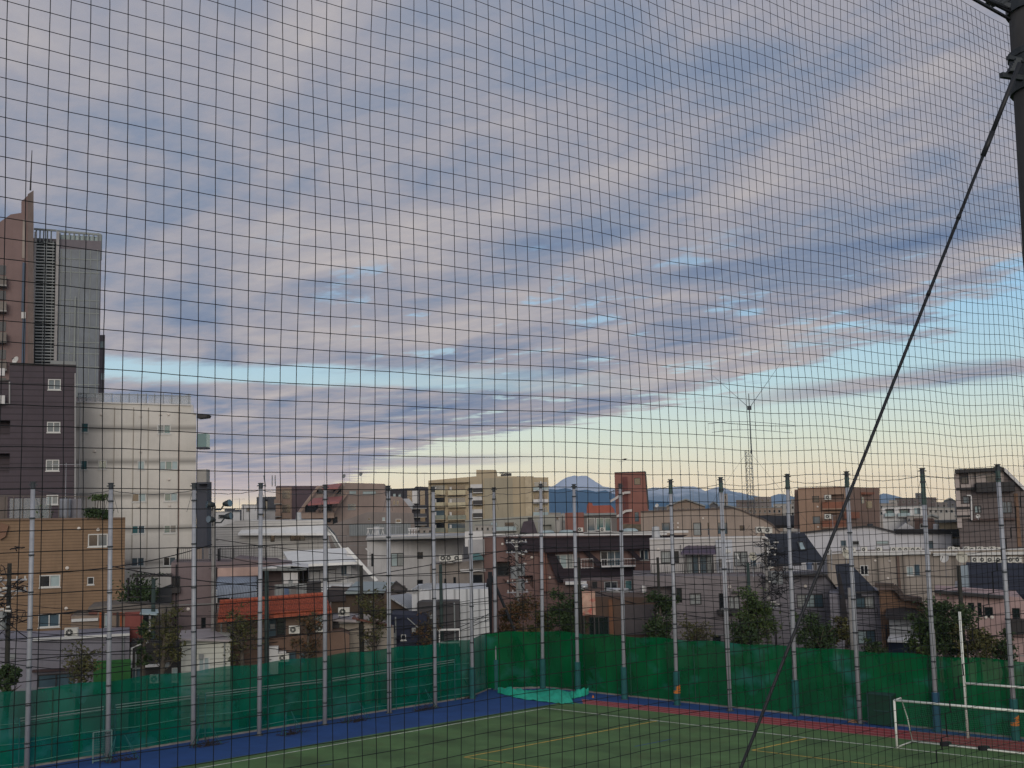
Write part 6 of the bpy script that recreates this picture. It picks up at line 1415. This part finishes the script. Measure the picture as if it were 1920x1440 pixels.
for x, y, Y, l in ((706, 1004, 127, 'round white water tank on the grey block roof'), (1230, 1008, 104, 'grey water heater on the roof of the pale balcony house'), (1756, 998, 136, 'small cylinder tank behind the dark fascia'), (560, 975, 150, 'low round vent drum on the white mansard roof')):
    q = P(x, y, Y); en = empty('roof_tank', q, l, 'water tank', 'tanks and drums on the roofs'); b = MB(); b.tube([q, q+Z*.1, q+Z*.8, q+Z*.95], .38, 12, r1=.30); b.build('drum', mat('tank_pale', (170, 174, 176), .5, .08, 2), en, True)
    b = MB(); b.tube([q+Z*.95, q+Z*1.02], .12, 8); b.tube([q+Vector((.3, 0, .2)), q+Vector((.55, 0, .15)), q+Vector((.55, 0, -.1))], .03, 5); b.build('pipework', fr_g, en)
# lattice antenna mast
bx = P(1411, 1010, 150); Yt = 150; e = empty('lattice_mast', Vector((bx.x, bx.y, 0)), 'slim lattice radio mast with crossed booms and two long whips', 'radio mast')
b = MB(); z0_, z1_ = bx.z, P(1408, 844, Yt).z; hw = .38; cxm = bx.x
mm_ = mat('mast_grey', (66, 74, 78), .6)
cs = [Vector((cxm+hw*sx, bx.y+hw*sy, 0)) for sx, sy in ((-1, -1), (1, -1), (1, 1), (-1, 1))]
for c in cs: b.tube([c, c+Z*z1_], .032, 5)
nn_ = 22
for k in range(nn_):
    za, zb_ = z0_-6+(z1_-z0_+6)*k/nn_, z0_-6+(z1_-z0_+6)*(k+1)/nn_
    for j in range(4):
        c, d_ = cs[j], cs[(j+1) % 4]; b.bar(c+Z*za, d_+Z*zb_, .03); b.bar(c+Z*za, d_+Z*za, .03)
b.build('lattice_shaft', mm_, e)
b = MB(); mt = P(1405, 765, Yt); b.tube([Vector((mt.x, bx.y, z1_-.5)), Vector((mt.x, bx.y, P(1405, 738, Yt).z))], .09, 6, r1=.05); b.tube([mt-Z*.25, mt+Z*.25], .28, 8); b.build('top_mast', mm_, e)
b = MB()
for x, y in ((1333, 701), (1470, 672)):
    q = P(x, y, Yt); b.tube([mt, q], .04, 4, r1=.012)
b.build('whip_antenna', mat('whip_grey', (88, 96, 110), .6), e)
b = MB()
for x0, x1, y, dy_ in ((1327, 1490, 791, 4), (1335, 1487, 807, 2)):
    a, c = P(x0, y, Yt), P(x1, y+dy_, Yt); mid_ = lerp(a, c, .5); b.tube([a-Z*.25, lerp(a, c, .25)+Z*.1, mid_+Z*.15, lerp(a, c, .75)+Z*.0, c-Z*.2], .03, 4)
for x in (1328, 1337, 1352, 1367, 1383, 1389, 1417, 1446, 1454): b.bar(P(x, 793, Yt), P(x, 808, Yt), .02)
b.build('beam_booms', mat('whip_grey', 0), e)
b = MB()
for d_ in ((-9, 6), (9, -4), (0, 10)):
    n = 8; q0 = Vector((bx.x, bx.y, z1_)); q1 = Vector((bx.x+d_[0], bx.y+d_[1], z0_-2)); b.tube([q0, q1], .015, 3)
b.build('guys', mm_, e)
# ------------------------------------------------------------------ wires
wm = mat('wire_black', (24, 24, 28), .7, stain=0)
WL = [((0, 1160, 66), (960, 1030, 96), 'power wire from the frame edge pole towards the maroon terraces'), ((0, 1200, 66), (680, 1150, 78), 'low power wire over the low grey house'), ((0, 1225, 66), (826, 1140, 84), 'wire passing in front of the green wall'),
      ((20, 1075, 64), (400, 1020, 76), 'thin wire climbing towards the floodlight pole'), ((400, 1010, 76), (968, 1030, 96), 'wire from the floodlight pole over the white gable house'), ((400, 1040, 76), (968, 1060, 96), 'second wire over the white gable house, lower down'),
      ((500, 1100, 74), (968, 1090, 96), 'wire over the terracotta roof to the cluttered pole'), ((677, 1190, 78), (918, 1150, 86), 'low wire to the black braced pole, before the navy house'), ((500, 1215, 74), (918, 1160, 86), 'lowest wire to the black braced pole'),
      ((968, 1020, 96), (1434, 1020, 94), 'wire along the dark shingle band'), ((968, 1036, 96), (1434, 1040, 94), 'wire before the maroon sunrooms'), ((918, 1110, 86), (1402, 1150, 86), 'low wire before the brown shop'), ((1085, 1100, 88), (1434, 1170, 94), 'thin wire before the mauve grey house'),
      ((1434, 1030, 94), (1930, 1080, 88), 'wire crossing the long beige block'), ((1434, 1080, 94), (1797, 1100, 82), 'wire over the slate gambrel annex'), ((1434, 1140, 94), (1930, 1195, 80), 'bundled wire before the pink house'), ((1434, 1165, 94), (1930, 1185, 80), 'second bundled wire before the pink house'),
      ((1592, 1165, 80), (1930, 1110, 84), 'thin wire climbing over the navy roof'), ((200, 1060, 72), (677, 1100, 78), 'wire over the mauve house'), ((0, 1240, 66), (362, 1215, 72), 'wire sagging before the green wall'), ((1434, 1060, 94), (1930, 1040, 100), 'wire near the ledges of air conditioners'),
      ((1402, 1130, 86), (1930, 1150, 80), 'wire at the height of the gable windows')]
rw = random.Random(77)
for k in range(16): WL.append(((968 if k % 2 else 1085, 1060+9*k, 92), (1930, 1090+8*k, 84), 'thin wire of the bundle running in front of the houses beyond the green screen'))
for k in range(7): WL.append(((0, 1130+17*k, 66), (918, 1120+11*k, 86), 'thin wire of the bundle running in front of the houses beyond the teal screen'))
for i, (a, c, l) in enumerate(WL): wire(P(*a), P(*c), .5+.3*(i % 3), .016 if i > 21 else .022 if i % 3 else .03, wm, l, name='power_wire', cat='wire')
# ------------------------------------------------------------------ trees
T = [(150, 1215, 66, 66, 'olive', 420, 1, 1300, 'bare twiggy tree before the green wall'), (310, 1130, 69, 80, 'olive', 700, 1, 1262, 'leafy climbing tree beside the white siding shed'), (272, 1150, 70, 34, 'dark', 500, 0, 1262, 'narrow ivy covered trunk in the alley'),
     (455, 1150, 73, 90, 'olive', 520, 1, 1250, 'pollarded tree with thin brown twigs below the terracotta roof'), (575, 1150, 75.5, 70, 'rust', 420, 1, 1240, 'thick knobbly trunk tree under the terracotta eaves'), (703, 1105, 79, 76, 'olive', 560, 1, 1225, 'pollarded tree with green shoots before the beige box house'),
     (795, 1160, 82, 50, 'rust', 380, 1, 1215, 'rusty leaved tree before the navy house'), (965, 1120, 90, 90, 'rust', 1500, 0, 1200, 'rusty brown bushy tree behind the field corner'), (1010, 1140, 91, 60, 'olive', 900, 0, 1200, 'olive bushy tree between two padded fence posts'),
     (1060, 1105, 89, 76, 'dark', 2200, 0, 1200, 'dense dark evergreen beside the pink picture board'), (1238, 1108, 86, 70, 'dark', 2000, 0, 1200, 'dark evergreen in front of the carport opening'), (1225, 1150, 84, 60, 'dark', 1200, 0, 1210, 'low dark bush before the grey shop wall'),
     (1412, 1118, 84, 90, 'green', 2600, 0, 1215, 'broad green evergreen before the mauve grey house'), (1395, 1160, 82, 60, 'dark', 1000, 0, 1215, 'dark bush filling the gap under the broad evergreen'), (1530, 1165, 82, 90, 'dark', 2000, 0, 1222, 'low dark hedge tree below the lilac gable'), (1580, 1150, 83, 50, 'olive', 900, 0, 1225, 'olive bush by the pale pole'),
     (1770, 1120, 76, 130, 'dark', 3800, 0, 1236, 'large dense evergreen in front of the pink house'), (1830, 1170, 74, 70, 'olive', 1200, 0, 1240, 'yellowing bush at the side of the large evergreen'), (1730, 1150, 77, 70, 'green', 1600, 0, 1232, 'green conifer joined to the large evergreen'),
     (1640, 1205, 78, 50, 'dark', 700, 0, 1230, 'small dark bush under the narrow lilac house'), (1300, 1180, 84, 60, 'olive', 420, 1, 1215, 'sparse twiggy shrub before the mauve grey wall'), (16, 1232, 63, 44, 'dark', 700, 0, 1300, 'dark shrub at the foot of the pole by the frame edge'), (1880, 1190, 74, 60, 'dark', 700, 0, 1245, 'dark shrub under the pink house balcony')]
for i, (x, yt, Y, wpx, lf, n, bare, yb, l) in enumerate(T): tree('street_tree', l, x, yt, Y, wpx, lf, int(n*(1.7 if bare else 1.3)), 100+i, leaf=.15 if not bare else .12, bare=bare, ybot=yb)
# ------------------------------------------------------------------ mountains
def ridge(name, prof, Y, m, depth, rough, seed, label=None, base=-20):
    """prof: crest in picture pixels; a real ridge with slopes before and behind it"""
    rnd = random.Random(seed); xs = [p[0] for p in prof]; n = int((xs[-1]-xs[0])/1.6); rows = 22; vs_, fs = [], []
    def crest(x):
        for (xa, ya), (xb, yb) in zip(prof, prof[1:]):
            if xa <= x <= xb: return lerp(ya, yb, (x-xa)/(xb-xa))
        return prof[-1][1]
    from mathutils import noise as mn
    for i in range(n+1):
        x = lerp(xs[0], xs[-1], i/n); c = P(x, crest(x), Y)
        for k in range(rows+1):
            t = k/rows*2-1; q = Vector((c.x, Y+t*depth, 0)); h = (1-abs(t))**1.15
            nz = mn.fractal(Vector((q.x, q.y, seed))*(5.5/depth), 1, 2.1, 5)*rough*(1-(1-abs(t))**3)*c.z
            z = max(base, base+(c.z-base)*h + nz*math.sin(min(1, abs(t)*2.5)*math.pi/2)); vs_.append(Vector((q.x*(1+t*depth/Y*.0), q.y, z)))
    for i in range(n):
        for k in range(rows): a = i*(rows+1)+k; fs.append((a, a+rows+1, a+rows+2, a+1))
    b = MB(); b.mesh(vs_, fs); o = b.build(name, m, None, True); return tag(o, kind='structure')
def mountmat(name, rock, snow=None, line=0, soft=100):
    m = bpy.data.materials.new(name); m.use_nodes = True; t = m.node_tree; nd, lk = t.nodes, t.links; bs = nd['Principled BSDF']; bs.inputs['Roughness'].default_value = 1; bs.inputs['Specular IOR Level'].default_value = 0
    g = nd.new('ShaderNodeNewGeometry'); s = nd.new('ShaderNodeSeparateXYZ'); lk.new(g.outputs['Position'], s.inputs[0])
    ns = nd.new('ShaderNodeTexNoise'); ns.inputs['Scale'].default_value = .006; ns.inputs['Detail'].default_value = 6; lk.new(g.outputs['Position'], ns.inputs['Vector'])
    if snow:
        a = nd.new('ShaderNodeMath'); a.operation = 'MULTIPLY_ADD'; lk.new(ns.outputs[0], a.inputs[0]); a.inputs[1].default_value = soft*2; lk.new(s.outputs[2], a.inputs[2])
        r = nd.new('ShaderNodeMapRange'); lk.new(a.outputs[0], r.inputs[0]); r.inputs[1].default_value = line+soft*.8; r.inputs[2].default_value = line+soft*1.4
        mx = nd.new('ShaderNodeMix'); mx.data_type = 'RGBA'; lk.new(r.outputs[0], mx.inputs[0]); mx.inputs[6].default_value = lin(rock)+(1,); mx.inputs[7].default_value = lin(snow)+(1,); lk.new(mx.outputs[2], bs.inputs['Base Color'])
    else: bs.inputs['Base Color'].default_value = lin(rock)+(1,)
    return m
YF = 18000
snowm = mountmat('snow_peak', (70, 72, 80), (208, 204, 212), P(1085, 940, YF).z, 60)
ridge('snowy_mountain', [(880, 975), (940, 950), (985, 932), (1020, 919), (1040, 910), (1055, 899), (1064, 894.5), (1070, 893), (1077, 891.5), (1084, 893), (1090, 892), (1100, 892), (1106, 896), (1118, 904), (1130, 911.5), (1150, 921), (1180, 933), (1230, 948), (1290, 962), (1330, 974)], YF, snowm, 4200, .05, 3)
hillm = mountmat('haze_blue_forest', (44, 66, 92)); hill2 = mountmat('pale_ridge', (124, 128, 136), (190, 190, 195), P(1325, 925, 12500).z, 120)  # near forest tinted blue: distance haze is mixed into its base colour
ridge('mountain_range', [(960, 932), (990, 922), (1015, 914), (1030, 911.5), (1045, 914), (1060, 912), (1076, 915), (1092, 911), (1110, 913), (1130, 912), (1150, 915), (1180, 920), (1210, 917), (1225, 914), (1250, 915), (1270, 912), (1300, 912), (1312, 915), (1322, 921), (1332, 917), (1342, 913.5), (1352, 913), (1362, 916), (1372, 921), (1390, 924), (1405, 928), (1425, 931), (1440, 933.5), (1450, 929), (1460, 926), (1472, 927), (1490, 932), (1520, 935), (1560, 933), (1600, 936), (1640, 932), (1656, 925), (1664, 926), (1676, 931), (1700, 938), (1760, 942), (1850, 944), (1960, 948)], 13500, hill2, 2600, .16, 9)
ridge('near_hills', [(700, 960), (800, 950), (900, 938), (980, 926), (1030, 917), (1045, 918), (1060, 915), (1080, 920), (1100, 918), (1118, 922), (1135, 919), (1150, 926), (1180, 930), (1210, 937), (1240, 940), (1280, 941), (1320, 946), (1380, 948), (1430, 950), (1500, 950), (1600, 950), (1700, 948), (1800, 950), (1980, 952)], 9500, hillm, 1800, .14, 5)
# ------------------------------------------------------------------ haze
hz = bpy.data.materials.new('haze'); hz.use_nodes = True; t = hz.node_tree; t.nodes.clear(); o_ = t.nodes.new('ShaderNodeOutputMaterial'); v = t.nodes.new('ShaderNodeVolumePrincipled')
v.inputs['Color'].default_value = HCOL+(1,); v.inputs['Density'].default_value = HAZE; v.inputs['Anisotropy'].default_value = 0.0; t.links.new(v.outputs[0], o_.inputs['Volume'])
b = MB(); b.box((-12500, -120, -60), (12500, 22700, 760)); tag(b.build('haze', hz), kind='stuff')
